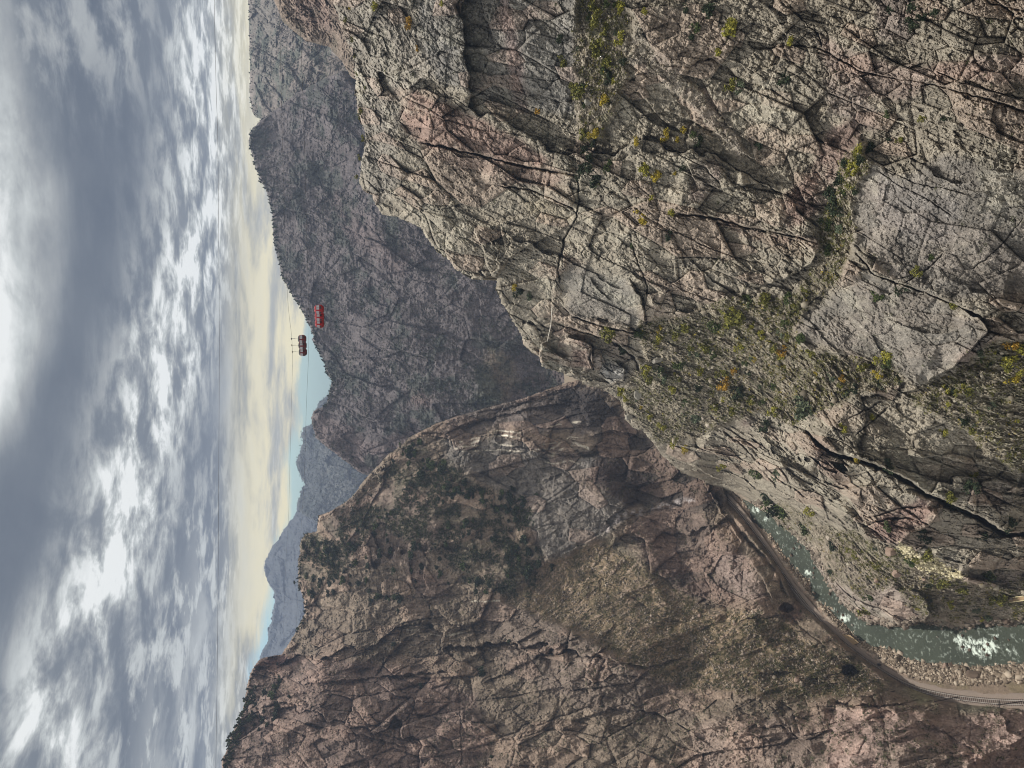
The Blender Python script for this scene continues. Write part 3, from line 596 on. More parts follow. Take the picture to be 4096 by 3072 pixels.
def left_c(x, y, P, t0, h, A):
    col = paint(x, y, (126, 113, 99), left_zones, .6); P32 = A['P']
    n1 = fbm(P32 / 30. + 9, 4, .6); n2 = fbm(P32 / 7. + 3, 4, .65); st = fbm(np.stack([A['a'] / 30., A['b'] / 4., A['a'] * 0], -1).astype(np.float32), 4, .6)
    scr = A['scr'][..., None]; g = sstep(-.1, .45, fbm(P32 / 3. + 4, 3, .7))[..., None]
    sc = lin((142, 124, 100)) * (1 - g * .75) + lin((88, 84, 60)) * g * .75
    sc = np.where((A['rr'] > .8)[..., None], lin((168, 148, 130)), sc)
    col = col * (1 - .85 * scr) + sc * .85 * scr
    v = (A['veg'] * sstep(-.2, .4, fbm(P32 / 12. + 33, 4, .6)))[..., None]
    col = col * (1 - .5 * v) + lin((88, 88, 70)) * .5 * v
    fr = (A['r2'] > .7).astype(np.float32)[..., None] * (1 - scr); col = col * (1 - .3 * fr) + lin((150, 126, 112)) * .3 * fr
    q = np.stack([x, y, x * 0], -1)
    wx = x + 7 * fbm(q / 30., 3); wy = y + 7 * fbm(q / 30. + 5, 3)
    gap = sstep(-.35, .1, fbm(q / 18. + 50, 3))
    for pts, wd in veins:
        xs = [p[0] for p in pts]; ys = [p[1] for p in pts]; m = (x > min(xs) - 20) & (x < max(xs) + 20) & (y > min(ys) - 20) & (y < max(ys) + 20)
        if not m.any(): continue
        d, _, _ = segdist(wx[m], wy[m], pts); k = (np.clip(1.3 - d / wd, 0, 1) * gap[m])[:, None]; col[m] = col[m] * (1 - k) + lin((202, 194, 178)) * k
    # pale mineral streak down the gully
    m = (x > 1280) & (x < 1520) & (y > 1050) & (y < 1170)
    d, _, _ = segdist(wx[m], wy[m], [(1300,1150),(1340,1115),(1390,1102),(1440,1088),(1490,1080)]); k = (np.clip(1.2 - d / 9, 0, 1) * sstep(-.2, .2, fbm(q[m] / 8., 3)))[:, None] * .8
    col[m] = col[m] * (1 - k) + lin((176, 168, 166)) * k
    k = 1 + .34 * n2 + .16 * st + .38 * n1 + (.2 * (A['r3'] - .5) + .2 * (A['r2'] - .5) + .22 * (A['r4'] - .5) + .3 * A['pl']) * (1 - A['scr'])
    return np.clip(col * k[..., None] * 1.1, .015, .9)
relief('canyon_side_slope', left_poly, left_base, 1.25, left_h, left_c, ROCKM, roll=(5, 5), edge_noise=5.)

# ==================================================================== BACK RIDGE, FARTHER RIDGES
def generic(sz, amp, seed, zones, basec, veg=(80, 86, 74), vegamt=.55, dark=0.):
    def hf(x, y, P, t0):
        P32 = P.astype(np.float32)
        a = P32[..., 2] * .9 - P32[..., 0] * .45; b = P32[..., 0] * .8 + P32[..., 1] * .5 + P32[..., 2] * .3
        k_ = K * float(np.median(t0)) / F; a = .2 * a + .85 * k_ * x; b = .15 * b + .9 * k_ * y
        rk, r1, r2, r3, r4, e2, pl = rockwork(P32, a, b, sz * 1.7, seed, big=.07)
        h = amp * (2.4 * fbm(P32 / (sz * 4), 4) + 1.1 * ridged(np.stack([(a + .5 * b) / (sz * 5.), (b - .5 * a) / (sz * 2.4), a * 0], -1).astype(np.float32) + seed, 4, .55)) + rk * 1.2 + amp * .3 * ridged(P32 / (sz * .2), 3, .7)
        return h, dict(P=P32, r2=r2, r3=r3, a=a, b=b)
    def cf(x, y, P, t0, h, A):
        col = paint(x, y, basec, zones); P32 = A['P']
        n = fbm(P32 / (sz * .3) + 5, 4, .65); v = sstep(.0, .35, fbm(P32 / (sz * 1.1) + 60, 5, .65))[..., None] * vegamt
        col = col * (1 - v) + lin(veg) * v
        st = fbm(np.stack([A['a'] / sz, A['b'] / (sz * .1), A['a'] * 0], -1).astype(np.float32), 4, .6)
        return np.clip(col * (1 + .42 * n + .25 * st + .3 * (A['r3'] - .5))[..., None], .015, .9)
    return hf, cf
back_sil = [(560,262),(548,275),(540,286),(537,309),(543,332),(551,360),(562,391),(572,410),(578,423),(587,456),(589,490),(591,521),(600,560),(610,600),(622,621),(628,631),(636,647),(644,656),(653,672),(657,682),(661,692),(668,702),(671,715),(677,725),(673,731),(679,743),(684,752),(691,768),(699,782),(705,805),(715,824),(709,850),(705,873),(690,880),(676,886),(671,903),(674,925),(679,945),(697,960),(715,974),(735,990),(757,1007),(784,1026)]
back_poly = back_sil + [(860,1040),(1250,950),(1330,900),(1300,780),(1120,640),(960,480),(800,240),(740,150),(640,200)]
back_base = tps([(560,262,1040),(540,300,1010),(600,500,1000),(650,670,985),(705,830,965),(675,900,940),(784,1026,905),(1190,800,830),(1060,860,845),(1120,830,850),(1000,700,860),(850,500,890),(780,300,905),(740,150,920),(740,900,925),(900,850,880),(950,960,880),(1250,900,800),(700,500,960),(850,700,905),(1080,780,850)])
hf, cf = generic(22., 4.6, 211, [
 ([(1050,740),(1100,760),(1120,840),(1080,880),(1040,860)], (146,130,104), .8, 2), ([(1030,790),(1060,790),(1090,850),(1060,880),(1035,850)], (64,78,66), .9, 1),
 ([(1100,840),(1160,800),(1240,800),(1240,860),(1110,870)], (104,88,84), .8, 2), ([(880,840),(940,850),(930,880),(885,870)], (150,124,116), .7, 1),
 ([(670,890),(720,900),(800,960),(900,930),(860,1020),(790,1030),(700,970)], (118,98,94), .7, 4), ([(700,400),(800,480),(900,560),(860,600),(740,500)], (120,100,96), .5, 5)],
 (98, 92, 92), (54, 64, 56), .65)
relief('canyon_back_ridge', back_poly, back_base, 1.3, hf, cf, ROCKM, edge_noise=5, roll=(5, 8))
far_right = [(536,-60),(536,0),(538,98),(539,163),(540,212),(544,241),(554,254),(566,262),(600,290),(720,300),(800,260),(800,-60)]
hf, cf = generic(26., 5.5, 251, [([(540,0),(600,0),(600,200),(550,230)], (112,112,100), .5, 5)], (120,112,106), (70,80,70), .7)
relief('canyon_distant_ridge', far_right, tps([(536,-40,1250),(540,250,1250),(640,0,1130),(640,250,1090),(790,0,980),(790,250,960),(700,120,1030)]), 1.4, hf, cf, ROCKM, edge_noise=4., roll=(5, 8))
mid_crag = [(585,-60),(590,0),(598,20),(611,49),(631,65),(660,88),(693,98),(709,101),(738,132),(760,170),(830,200),(830,-60)]
hf, cf = generic(16., 2.8, 271, [([(620,-50),(700,-50),(720,60),(660,60)], (146,116,106), .6, 3)], (136,122,110), (84,88,74), .35)
relief('canyon_rim_crag', mid_crag, tps([(585,-40,430),(600,20,440),(700,100,450),(740,0,400),(760,170,420),(800,-40,380),(820,150,390)]), 1.1, hf, cf, ROCKM, edge_noise=4., roll=(12, 14))
# far mountains, three depths
fm1 = [(715,845),(709,850),(698,862),(687,872),(678,890),(672,905),(673,915),(660,919),(653,922),(648,938),(652,955),(648,975),(639,997),(643,1010),(647,1023),(652,1036),(657,1049),(648,1062),(644,1078),(641,1092),(650,1110),(700,1140),(820,1060),(850,1000),(760,860)]
hf, cf = generic(60., 11., 301, [([(700,960),(800,980),(780,1050),(700,1100),(690,1000)], (112,110,102), .4, 3)], (70,74,74), (52,60,56), .5)
relief('mountain_slope', fm1, tps([(650,940,2700),(645,1090,2500),(720,850,2700),(750,950,2350),(800,1040,2200),(690,1120,2250)]), 1.3, hf, cf, ROCKF, edge_noise=7., roll=(4, 20), skirt=(20, 60, 150))
fm2 = [(641,1092),(640,1108),(632,1116),(624,1124),(616,1137),(608,1150),(604,1166),(597,1170),(591,1176),(577,1192),(570,1212),(569,1231),(571,1244),(575,1257),(583,1268),(591,1277),(593,1296),(592,1305),(590,1314),(586,1335),(581,1355),(577,1370),(576,1384),(568,1400),(561,1413),(556,1440),(640,1450),(700,1330),(720,1150),(680,1080)]
hf, cf = generic(75., 15., 331, [], (64,68,71), (50,58,58), .4)
relief('mountain_range', fm2, tps([(640,1090,3300),(570,1230,3400),(590,1300,3400),(560,1420,3300),(700,1150,2900),(680,1300,2900),(640,1430,2900)]), 1.3, hf, cf, ROCKF, edge_noise=7., roll=(4, 20), skirt=(20, 60, 150))

# ==================================================================== CANYON FLOOR
road_px = [(1552,1060),(1590,1098),(1640,1165),(1668,1205),(1700,1253),(1746,1312),(1797,1367),(1848,1410),(1909,1452),(1968,1483),(2030,1500),(2120,1513),(2212,1518),(2290,1519),(2440,1522),(2630,1530)]
water_l = [(1590,1062),(1617,1087),(1630,1121),(1668,1156),(1695,1190),(1718,1225),(1752,1255),(1760,1289),(1794,1312),(1824,1343),(1855,1374),(1878,1389),(1935,1404),(1966,1423),(2030,1431),(2088,1438),(2150,1436),(2212,1431),(2290,1431),(2440,1428),(2630,1432)]
def floor_base(x, y):
    dr = segdist(x, y, road_px); dw = segdist(x, y, water_l)
    a = dw[0] * np.where(dw[1] < 0, 1, -1); z = -1.2 + 5.2 * sstep(-2, 26, a)
    z = np.where(dr[1] < 0, np.maximum(z, 4.0), z)
    return t_of_z(x, y, z)
floor_poly = [(1530,1030)] + [(x + 4, y - 6) for x, y in water_l] + [(2630,1600),(2290,1580),(2100,1570),(1900,1520),(1740,1440),(1640,1330),(1540,1120)]
def fl_h(x, y, P, t0):
    P32 = P.astype(np.float32); dr = segdist(x, y, road_px)[0]; dwx = segdist(x, y, water_l); rb = sstep(9, 20, dr)
    f, e, r = facets(P32[..., 0] / 1.1, P32[..., 1] / 1.1, 401, .4); f2, e2, r2 = facets(P32[..., 0] / 2.6, P32[..., 1] / 2.6, 411, .4)
    return rb * (.5 * fbm(P32 / 5., 3) + (.3 * np.clip(e * 2.5, 0, 1) * (.2 + r) + .5 * np.clip(e2 * 2.5, 0, 1) * (r2 > .7)) * (dwx[0] < 30)) + .05 * fbm(P32 / .8, 2), dict(P=P32, rb=rb, dw=dwx[0], r=r, e=e)
def fl_c(x, y, P, t0, h, A):
    P32 = A['P']; rip = sstep(44, 26, A['dw'])[..., None]; n = fbm(P32 / 4., 4, .6)
    dirt = lin((118, 104, 90)) + np.zeros(x.shape + (3,), np.float32)
    g = sstep(0, .5, fbm(P32 / 7. + 4, 3))[..., None] * .5; dirt = dirt * (1 - g) + lin((112, 104, 76)) * g
    rk = lin((178, 164, 148)) * (.65 + .6 * A['r'][..., None]); rk = rk * (1 - .4 * (A['r'][..., None] > .7)) + lin((170, 130, 110)) * .4 * (A['r'][..., None] > .7)
    col = dirt * (1 - rip) + rk * rip
    bal = lin((122, 108, 96)); rb = A['rb'][..., None]; col = bal * (1 - rb) + col * rb
    return np.clip(col * (1 + .3 * n)[..., None], .02, .9)
relief('canyon_floor', floor_poly, floor_base, 1.1, fl_h, fl_c, ROCK, graze=1.2, edge_noise=1., skirt=(2, 10))
def smooth_path(pts, z, n=300):
    P = np.array([world(x, y, t_of_z(x, y, z)) for x, y in pts]); m = len(P); out = []
    for k in np.linspace(0, m - 1.0001, n):
        i = int(k); f = k - i; p0, p1, p2, p3 = P[max(i - 1, 0)], P[i], P[min(i + 1, m - 1)], P[min(i + 2, m - 1)]
        out.append(p1 + .5 * f * (p2 - p0 + f * (2 * p0 - 5 * p1 + 4 * p2 - p3 + f * (3 * (p1 - p2) + p3 - p0))))
    out = np.array(out)
    for _ in range(30): out[1:-1] = (out[:-2] + out[1:-1] * 2 + out[2:]) / 4
    out[:, 2] = z; return out
# resample to equal spacing
path = smooth_path(road_px, 4.25, 500); seg = np.r_[0, np.cumsum(np.linalg.norm(np.diff(path, axis=0), axis=1))]
def at_len(L): return np.stack([np.interp(L, seg, path[:, k]) for k in range(3)], -1)
S = np.arange(0, seg[-1], 1.0); PT = at_len(S); tg = np.gradient(PT, axis=0); tg /= np.linalg.norm(tg, axis=1)[:, None]; nr = np.stack([-tg[:, 1], tg[:, 0], tg[:, 2] * 0], -1)
def ribbon(profile, name, mat, parent=None):
    """sweep a closed (offset, height) profile along the track"""
    n = len(profile); co = np.concatenate([(PT[:, None] + nr[:, None] * np.array([p[0] for p in profile])[None, :, None] + np.array([[0, 0, p[1]] for p in profile])[None])]).reshape(-1, 3)
    q = [[i * n + k, i * n + (k + 1) % n, (i + 1) * n + (k + 1) % n, (i + 1) * n + k] for i in range(len(PT) - 1) for k in range(n)]
    return mesh_np(name, co, q, [mat], None, False, parent)
M_bal = plain('ballast', (124, 112, 102), .95, 0, .4, 2.5); M_rail = plain('rail_steel', (176, 172, 166), .4, .3, .05); M_tie = plain('sleeper_wood', (66, 56, 50), .9, 0, .3)
bed = ribbon([(-3.6, -.35), (-2.2, .02), (2.2, .02), (3.6, -.35), (3.6, -.9), (-3.6, -.9)], 'track_bed', M_bal); tag(bed, kind='structure')
tr = empty('railway_track', tuple(PT[len(PT) // 2])); tag(tr, 'single railway line curving beside the green river at the canyon bottom', 'railway track'); bpy.context.view_layer.update()
def ch(o, par):
    o.parent = par; o.matrix_parent_inverse = Matrix.Translation(-Vector(par.location)) ; return o
for sgn in (-1, 1):
    c = sgn * .76; ch(ribbon([(c - .07, .2), (c - .07, .36), (c + .07, .36), (c + .07, .2)], 'rail', M_rail), tr)
mb = MB()
for i in range(0, len(S)):
    a = math.atan2(tg[i, 1], tg[i, 0]); R = [[math.cos(a), -math.sin(a), 0], [math.sin(a), math.cos(a), 0], [0, 0, 1]]
    mb.box(PT[i] + [0, 0, .11], (.3, 2.7, .2), R)
tie = mb.build('sleepers', M_tie); tie['kind'] = 'stuff'; ch(tie, tr)

# river
river_poly = [(x - 5, y + 5) for x, y in water_l] + [(2630,1322),(2440,1318),(2290,1325),(2194,1340),(2120,1330),(2030,1345),(1950,1340),(1878,1338),(1813,1285),(1764,1215),(1725,1155),(1687,1128),(1649,1090),(1611,1070),(1585,1050)]
foamz = np.zeros((RH, RW), np.float32)
for (cx, cy, rx, ry, am) in [(2090,1392,26,24,1.),(2125,1400,46,26,1.),(2070,1380,14,16,.8),(2180,1405,30,24,.55),(2150,1375,16,10,.7),(1748,1237,12,8,1.),(1720,1195,9,9,.6),(1825,1335,16,12,.9),(1803,1318,9,7,.6),(1634,1100,13,10,.9),(1655,1122,10,8,.8),(1680,1150,10,8,.6),(1700,1170,8,6,.5),(1860,1358,12,7,.5),(2010,1428,8,6,.5),(1940,1402,7,5,.4),(2000,1380,9,14,.3)]:
    foamz = np.maximum(foamz, am * np.exp(-((_rx - cx) / rx) ** 2 - ((_ry - cy) / ry) ** 2))
def rv_h(x, y, P, t0):
    P32 = P.astype(np.float32); fz = samp(foamz, x, y); w = 2 * fbm(P32 / 8., 3)
    rp = vnoise(np.stack([P32[..., 0] / 1.4 + w, P32[..., 1] / 1.0 + w, w * 0], -1)) + .6 * vnoise(P32 / .6)
    fo = ridged(np.stack([P32[..., 0] / 5. + w, P32[..., 1] / 3. + w, w * 0], -1), 4, .6)
    return .10 * rp + fz * (.6 * fo + .4 * fbm(P32 / 1.2, 3)), dict(P=P32, fz=fz, fo=fo, rp=rp)
def rv_c(x, y, P, t0, h, A):
    d = fbm(A['P'] / 14., 4)[..., None]; col = lin((60, 66, 56)) * (1 + .3 * d) + np.zeros(x.shape + (3,))
    n = fbm(A['P'] / 1.3 + 4, 4, .65)
    stk = ridged(np.stack([A['P'][..., 0] / 2.2 + n, A['P'][..., 1] / 1.1, n * .8], -1), 5, .7)
    f = sstep(.40, 1.15, A['fz'] * (.55 + .9 * n + .7 * A['fo'] + 1.0 * stk)); f = np.maximum(f, sstep(.45, .75, stk * .6 + n) * .25)
    f = f[..., None]; return np.clip(col * (1 - f) + lin((214, 226, 216)) * f, 0, .95)
m, nt, b = newmat('river_water'); at = nt.nodes.new('ShaderNodeAttribute'); at.attribute_name = 'Tint'; nt.links.new(at.outputs['Color'], b.inputs['Base Color']); b.inputs['Roughness'].default_value = .42; b.inputs['Specular IOR Level'].default_value = .3; b.inputs['IOR'].default_value = 1.33
nn = nt.nodes.new('ShaderNodeTexNoise'); nn.inputs['Scale'].default_value = 1.3; nn.inputs['Detail'].default_value = 8; nn.inputs['Roughness'].default_value = .65; tc = nt.nodes.new('ShaderNodeTexCoord'); nt.links.new(tc.outputs['Object'], nn.inputs['Vector'])
bp = nt.nodes.new('ShaderNodeBump'); bp.inputs['Strength'].default_value = .9; bp.inputs['Distance'].default_value = .5; nt.links.new(nn.outputs['Fac'], bp.inputs['Height']); nt.links.new(bp.outputs['Normal'], b.inputs['Normal'])
relief('river_water', river_poly, lambda x, y: t_of_z(x, y, 0.0), 1.1, rv_h, rv_c, m, graze=1.2, edge_noise=0, skirt=(.5,))
# ground far and wide
g = mesh_np('ground', np.array([[-3100, -600, -6], [3100, -600, -6], [3100, 4400, -6], [-3100, 4400, -6.]]), [[0, 1, 2, 3]], [plain('ground_dust', (128, 116, 100), .95, 0, .3, .02)]); g['kind'] = 'structure'
# ==================================================================== THINGS
def upd(): bpy.context.view_layer.update()
def sx(v): return v / K
def project(P):
    d = np.asarray(P) - CAM; t = d[1] * CP - d[2] * SP; X = d[0] / t; Yv = (d[1] * SP + d[2] * CP) / t
    return 2048 - Yv * F, 3072 - (X * F + 1536), t           # photo x, photo y, depth
WORDN = ['', 'first', 'second', 'third', 'fourth', 'fifth', 'sixth', 'seventh', 'eighth', 'ninth', 'tenth', 'eleventh', 'twelfth']
LEAF = dict(yellow=leaf_mat('leaf_yellow', (150,134,48), (190,168,62)), orange=leaf_mat('leaf_orange', (150,118,46), (182,142,56)), olive=leaf_mat('leaf_olive', (98,98,48), (134,130,62)),
 lime=leaf_mat('leaf_yellow_green', (128,126,52), (160,152,66)), green=leaf_mat('leaf_green', (62,74,42), (86,96,54)), dark=leaf_mat('leaf_dark', (42,52,36), (62,72,48)), grey=leaf_mat('leaf_grey_green', (84,94,74), (110,118,92)), pine=leaf_mat('needles', (44,54,38), (66,76,50)), bare=plain('twig_grey', (120,112,104), .9))
BARK = plain('bark', (74, 62, 52), .9, 0, .3)
def foliage(name, n, mat, shape='bush', seed=0, leaf=.17):
    r = np.random.default_rng(seed); nb = 7 if shape == 'bush' else 9
    bc = r.normal(0, .42, (nb, 3)); bc[:, 2] = np.abs(bc[:, 2]) * .8 - .1
    if shape == 'tree': bc[:, 2] = np.linspace(-.5, .9, nb); bc[:, :2] *= (1.15 - (bc[:, 2:3] + .5) * .55)
    br = r.uniform(.3, .55, nb)
    if shape == 'tree': br *= 1.1 - (bc[:, 2] + .5) * .3
    k = r.integers(0, nb, n); d = r.normal(size=(n, 3)); d /= np.linalg.norm(d, axis=1)[:, None]
    p = bc[k] + d * (br[k] * r.uniform(.45, 1.1, n))[:, None]
    a = r.normal(size=(n, 3)); a /= np.linalg.norm(a, axis=1)[:, None]; b = np.cross(a, r.normal(size=(n, 3))); b /= np.linalg.norm(b, axis=1)[:, None]
    s = leaf * r.uniform(.5, 1.3, n)[:, None]
    co = np.stack([p - a * s, p + b * s * .7, p + a * s, p - b * s * .7], 1).reshape(-1, 3)
    o = mesh_np(name, co, np.arange(4 * n).reshape(-1, 4), [mat], None, False)
    return o
def stems(name, mat, seed=0, h=1.0, n=5, spread=.6, base=-.75, r0=.05):
    r = random.Random(seed); mb = MB()
    for i in range(n):
        a = i * 2.4 + r.random(); e = np.array([math.cos(a) * spread * r.uniform(.4, 1), math.sin(a) * spread * r.uniform(.4, 1), base + h * r.uniform(.7, 1.1)]); m_ = e * [.4, .4, 1]; m_[2] = (base + e[2]) / 2
        mb.tube([[0, 0, base], m_, e], [r0, r0 * .7, r0 * .3], 5)
    return mb.build(name, mat)
def proto(kind, names, seed, n, shape, leaf=.17, trunk=None):
    e = empty(kind, (0, 0, 0)); f = foliage(names[0], n, LEAF['green'], shape, seed, leaf); f.parent = e
    f.location = (0, 0, .75)
    s = stems(names[1], BARK, seed) if not trunk else stems(names[1], BARK, seed, 1.5, 3, .18, -1.1, .09); s.parent = e; s.location = (0, 0, .75)
    return e
def copy_tree(o):
    c = o.copy(); C.objects.link(c)
    for k in o.children: d = k.copy(); C.objects.link(d); d.parent = c
    return c
bush_p = [proto('bush', ('foliage', 'stem'), 20 + i, 420, 'bush', .15) for i in range(4)]
jun_p = [proto('juniper', ('crown', 'trunk'), 40 + i, 300, 'bush', .2, True) for i in range(3)]
pine_p = [proto('pinyon_pine', ('crown', 'trunk'), 60 + i, 260, 'tree', .2, True) for i in range(3)]
first = set()
def plant(protos, P, r, mat, squash=1.0, i=None):
    p = protos[random.randrange(len(protos)) if i is None else i % len(protos)]
    if id(p) not in first: o = p; first.add(id(p))
    else: o = copy_tree(p)
    o.location = tuple(P); o.scale = (r, r, r * squash); o.rotation_euler = (0, 0, random.random() * 6.28)
    if mat is not None:
        for k in o.children:
            if k.name.split('.')[0] in ('foliage', 'crown'): k.material_slots[0].link = 'OBJECT'; k.material_slots[0].material = mat
    return o
# ---- bushes on the near wall: photo x, y, radius in photo pixels, colour
BUSH = [(2377,63,34,'olive'),(2476,30,24,'lime'),(2576,48,15,'lime'),(2422,15,18,'green'),(2389,187,36,'olive'),(2476,160,22,'lime'),(2428,247,26,'olive'),(2494,238,16,'dark'),(2434,307,20,'dark'),(2310,368,30,'olive'),(2290,340,18,'olive'),(2416,395,22,'yellow'),(2151,443,15,'orange'),(2377,533,21,'yellow'),(2542,570,15,'yellow'),(2660,546,18,'yellow'),(2732,518,13,'yellow'),(2708,558,11,'yellow'),(2579,678,26,'lime'),(2624,702,22,'yellow'),(2699,693,9,'yellow'),(2606,784,12,'lime'),(2567,877,26,'yellow'),(2687,847,18,'lime'),(2919,105,36,'lime'),(3157,166,16,'lime'),(3139,307,30,'dark'),(2922,344,22,'olive'),(2960,350,18,'grey'),(2368,567,18,'dark'),(2337,597,22,'dark'),(2356,657,26,'dark'),(2386,723,28,'dark'),(2325,681,22,'dark'),(2430,660,20,'green'),(3037,579,20,'dark'),(2796,567,18,'dark'),(2770,540,14,'green'),(2732,669,14,'dark'),(2832,42,28,'dark'),(2741,39,14,'dark'),(2784,114,18,'green'),(2765,145,16,'dark'),(2870,210,16,'lime'),
 (1397,30,9,'yellow'),(1499,27,16,'lime'),(1632,99,20,'orange'),(1668,196,9,'orange'),(1767,9,12,'lime'),(2250,255,18,'olive'),(2240,150,16,'dark'),
 (3412,666,24,'lime'),(3390,690,18,'olive'),(3473,591,24,'dark'),(3440,640,18,'dark'),(3358,717,26,'dark'),(3334,826,28,'dark'),(3304,892,26,'green'),(3320,770,22,'dark'),(3650,50,24,'dark'),(3660,90,20,'dark'),(3740,45,18,'dark'),(3690,70,14,'dark'),(3560,40,14,'dark'),(3550,460,12,'green'),(3690,470,14,'olive'),(3780,470,12,'dark'),(3800,470,10,'dark'),(3555,560,10,'dark'),(3600,560,12,'olive'),
 (3627,1141,28,'dark'),(3515,1183,22,'green'),(3811,1222,18,'olive'),(3726,1030,12,'green'),(3669,1087,18,'olive'),(3545,1433,28,'lime'),(3512,1503,17,'yellow'),(3371,1515,12,'orange'),(3265,1491,10,'yellow'),(3024,1427,13,'yellow'),(4043,1370,24,'orange'),(4061,1412,34,'lime'),(4058,1512,22,'yellow'),(4030,1460,24,'olive'),(3868,1560,26,'olive'),(3775,1729,14,'lime'),(3859,1675,24,'dark'),(3220,1629,44,'grey'),(3371,1714,14,'lime'),(3488,1669,12,'lime'),(3907,1647,9,'lime'),(3148,1195,24,'green'),(3223,1159,22,'olive'),(3060,1190,20,'olive'),(4062,1680,14,'lime'),(3330,1610,14,'dark'),(3420,1560,16,'dark'),(3460,1440,30,'olive'),(3120,1420,22,'lime'),(3090,1385,20,'olive'),(3140,1380,14,'orange'),(3050,1340,14,'lime'),(3250,1410,18,'olive'),(3200,1350,22,'green'),
 (2078,1162,20,'dark'),(2057,1147,13,'yellow'),(2115,1186,16,'grey'),(2931,1262,46,'olive'),(2428,1331,32,'olive'),(2488,1400,24,'dark'),(2582,1464,24,'lime'),(2591,1503,24,'olive'),(2898,1533,26,'orange'),(2937,1476,14,'orange'),(2892,1485,24,'olive'),(2952,1557,28,'dark'),(2778,1666,30,'grey'),(2482,1557,24,'lime'),(2500,1590,18,'lime'),(2564,1623,12,'yellow'),(3025,1889,24,'green'),(3109,1889,20,'grey'),(2892,1858,18,'lime'),(3127,1406,18,'orange'),(3061,1201,26,'olive'),(3145,1274,22,'green'),(2990,1200,22,'green'),(2524,981,14,'green'),(2675,942,18,'dark'),(2560,1330,24,'green'),(2630,1350,20,'lime'),(2700,1330,22,'olive'),(2760,1390,18,'olive'),(2640,1310,14,'yellow'),(2820,1380,24,'olive'),(2720,1450,22,'green'),(2800,1480,20,'lime'),(2850,1410,18,'green'),(2960,1380,20,'lime'),(2980,1450,14,'green'),(2690,1560,18,'lime'),(2740,1600,16,'green'),(2860,1620,20,'olive'),(2650,1700,18,'lime'),(2600,1660,14,'lime'),(2690,1760,20,'lime'),(2740,1790,16,'yellow'),(2930,1640,22,'olive'),(3000,1600,22,'olive'),(3060,1700,22,'dark'),(3090,1650,18,'lime'),(2640,1480,18,'green'),(2740,1300,26,'olive'),(2860,1300,24,'green'),
 (3124,2040,40,'green'),(3090,2010,34,'dark'),(3223,2112,24,'green'),(3240,2045,18,'lime'),(3640,2240,22,'green'),(3500,2270,16,'olive'),(3700,2210,26,'olive'),(3770,2330,26,'olive'),(3850,2360,22,'olive'),(3950,2300,22,'green'),(4000,2395,24,'olive'),(3460,2440,22,'olive'),(3480,2390,16,'green'),(3820,2040,22,'green'),(3920,2130,24,'dark'),(3880,1950,28,'dark'),(3700,2140,24,'dark'),(3550,2110,16,'green'),(3420,1850,14,'yellow'),(3360,1860,20,'dark'),(3900,1900,18,'lime'),(3560,1870,22,'dark'),(3800,1990,22,'olive'),(4040,2090,24,'dark')]
def place(x, y):
    if x < 2250 and y < 900: return 'on the grey upper wall'
    if y < 480 and x < 2620: return 'in the brown gully'
    if y < 1000 and x < 2900: return 'among the cracked blocks'
    if y < 400 and x < 3300: return 'beside the pale scree'
    if y < 950: return 'in the cleft by the smooth slab'
    if y < 1300 and x > 3400: return 'on the crack between the great slabs'
    if x < 2200: return 'on the sunny rim above the rock tower'
    if x > 3940 and y < 1700: return 'under the tip of the great slab'
    if y > 1980: return 'above the river bank'
    if y > 1780: return 'near the dark fissure'
    if x < 2700: return 'on the scrubby slope below the rock tower'
    if x < 3200: return 'in the middle of the scrubby slope'
    return 'at the lower end of the scrubby slope'
CN = dict(yellow='bright yellow', orange='orange yellow', olive='dull olive', lime='yellow green', green='mid green', dark='dark green', grey='grey green')
lab = {}
for i, (x, y, r, c) in enumerate(BUSH):
    X_, Y_ = sx(x), sx(y); P = on('canyon_wall_cliff', X_, Y_)
    if P is None: continue
    t = project(P)[2]; rad = r * t / F * 1.35; t2 = t - rad * .5
    Pc = world(X_, Y_, t2); sq = random.uniform(.8, 1.0)
    o = plant(bush_p, Pc - [0, 0, rad * .8], rad * .95, LEAF[c], sq)
    size = 'tiny' if r < 13 else 'small' if r < 20 else 'leafy' if r < 27 else 'large'
    lab.setdefault(f'{size} {CN[c]} bush {place(x, y)}', []).append((x, o))
    o['category'] = 'bush'; o['group'] = 'bushes growing on the near cliff'
for k, l in lab.items():
    l.sort(key=lambda q: q[0])
    for j, (x, o) in enumerate(l): o['label'] = k if len(l) == 1 else k + (f', leftmost' if j == 0 else f', rightmost' if j == len(l) - 1 else f', {WORDN[j + 1]} from left')
zn = dict(talus='on the scrubby slope below the rock tower', talus2='on the stony slope at the tip of the great slab', gully='in the brown gully at the top', vine='in the green cleft beside the smooth slab', bank='on the rubble bank above the river')
for zk, n in (('talus', 52), ('talus2', 14), ('gully', 14), ('vine', 12), ('bank', 18)):
    c = 0
    while c < n:
        x, y = random.uniform(1240, 2205), random.uniform(5, 1340)
        if float(samp(Z[zk], np.array([x]), np.array([y]))[0]) < .7: continue
        P = on('canyon_wall_cliff', x, y); c += 1
        if P is None: continue
        t = project(P)[2]; r = random.choice([8, 10, 12, 15, 19]); rad = r * t / F * 1.3; Pc = world(x, y, t - rad * .4)
        o = plant(bush_p, Pc - [0, 0, rad * .8], rad, LEAF[random.choice(['olive', 'green', 'dark', 'olive', 'lime', 'grey'])], random.uniform(.7, 1.)); o['label'] = 'small scattered bush ' + zn[zk]; o['category'] = 'bush'; o['group'] = 'small bushes ' + zn[zk]
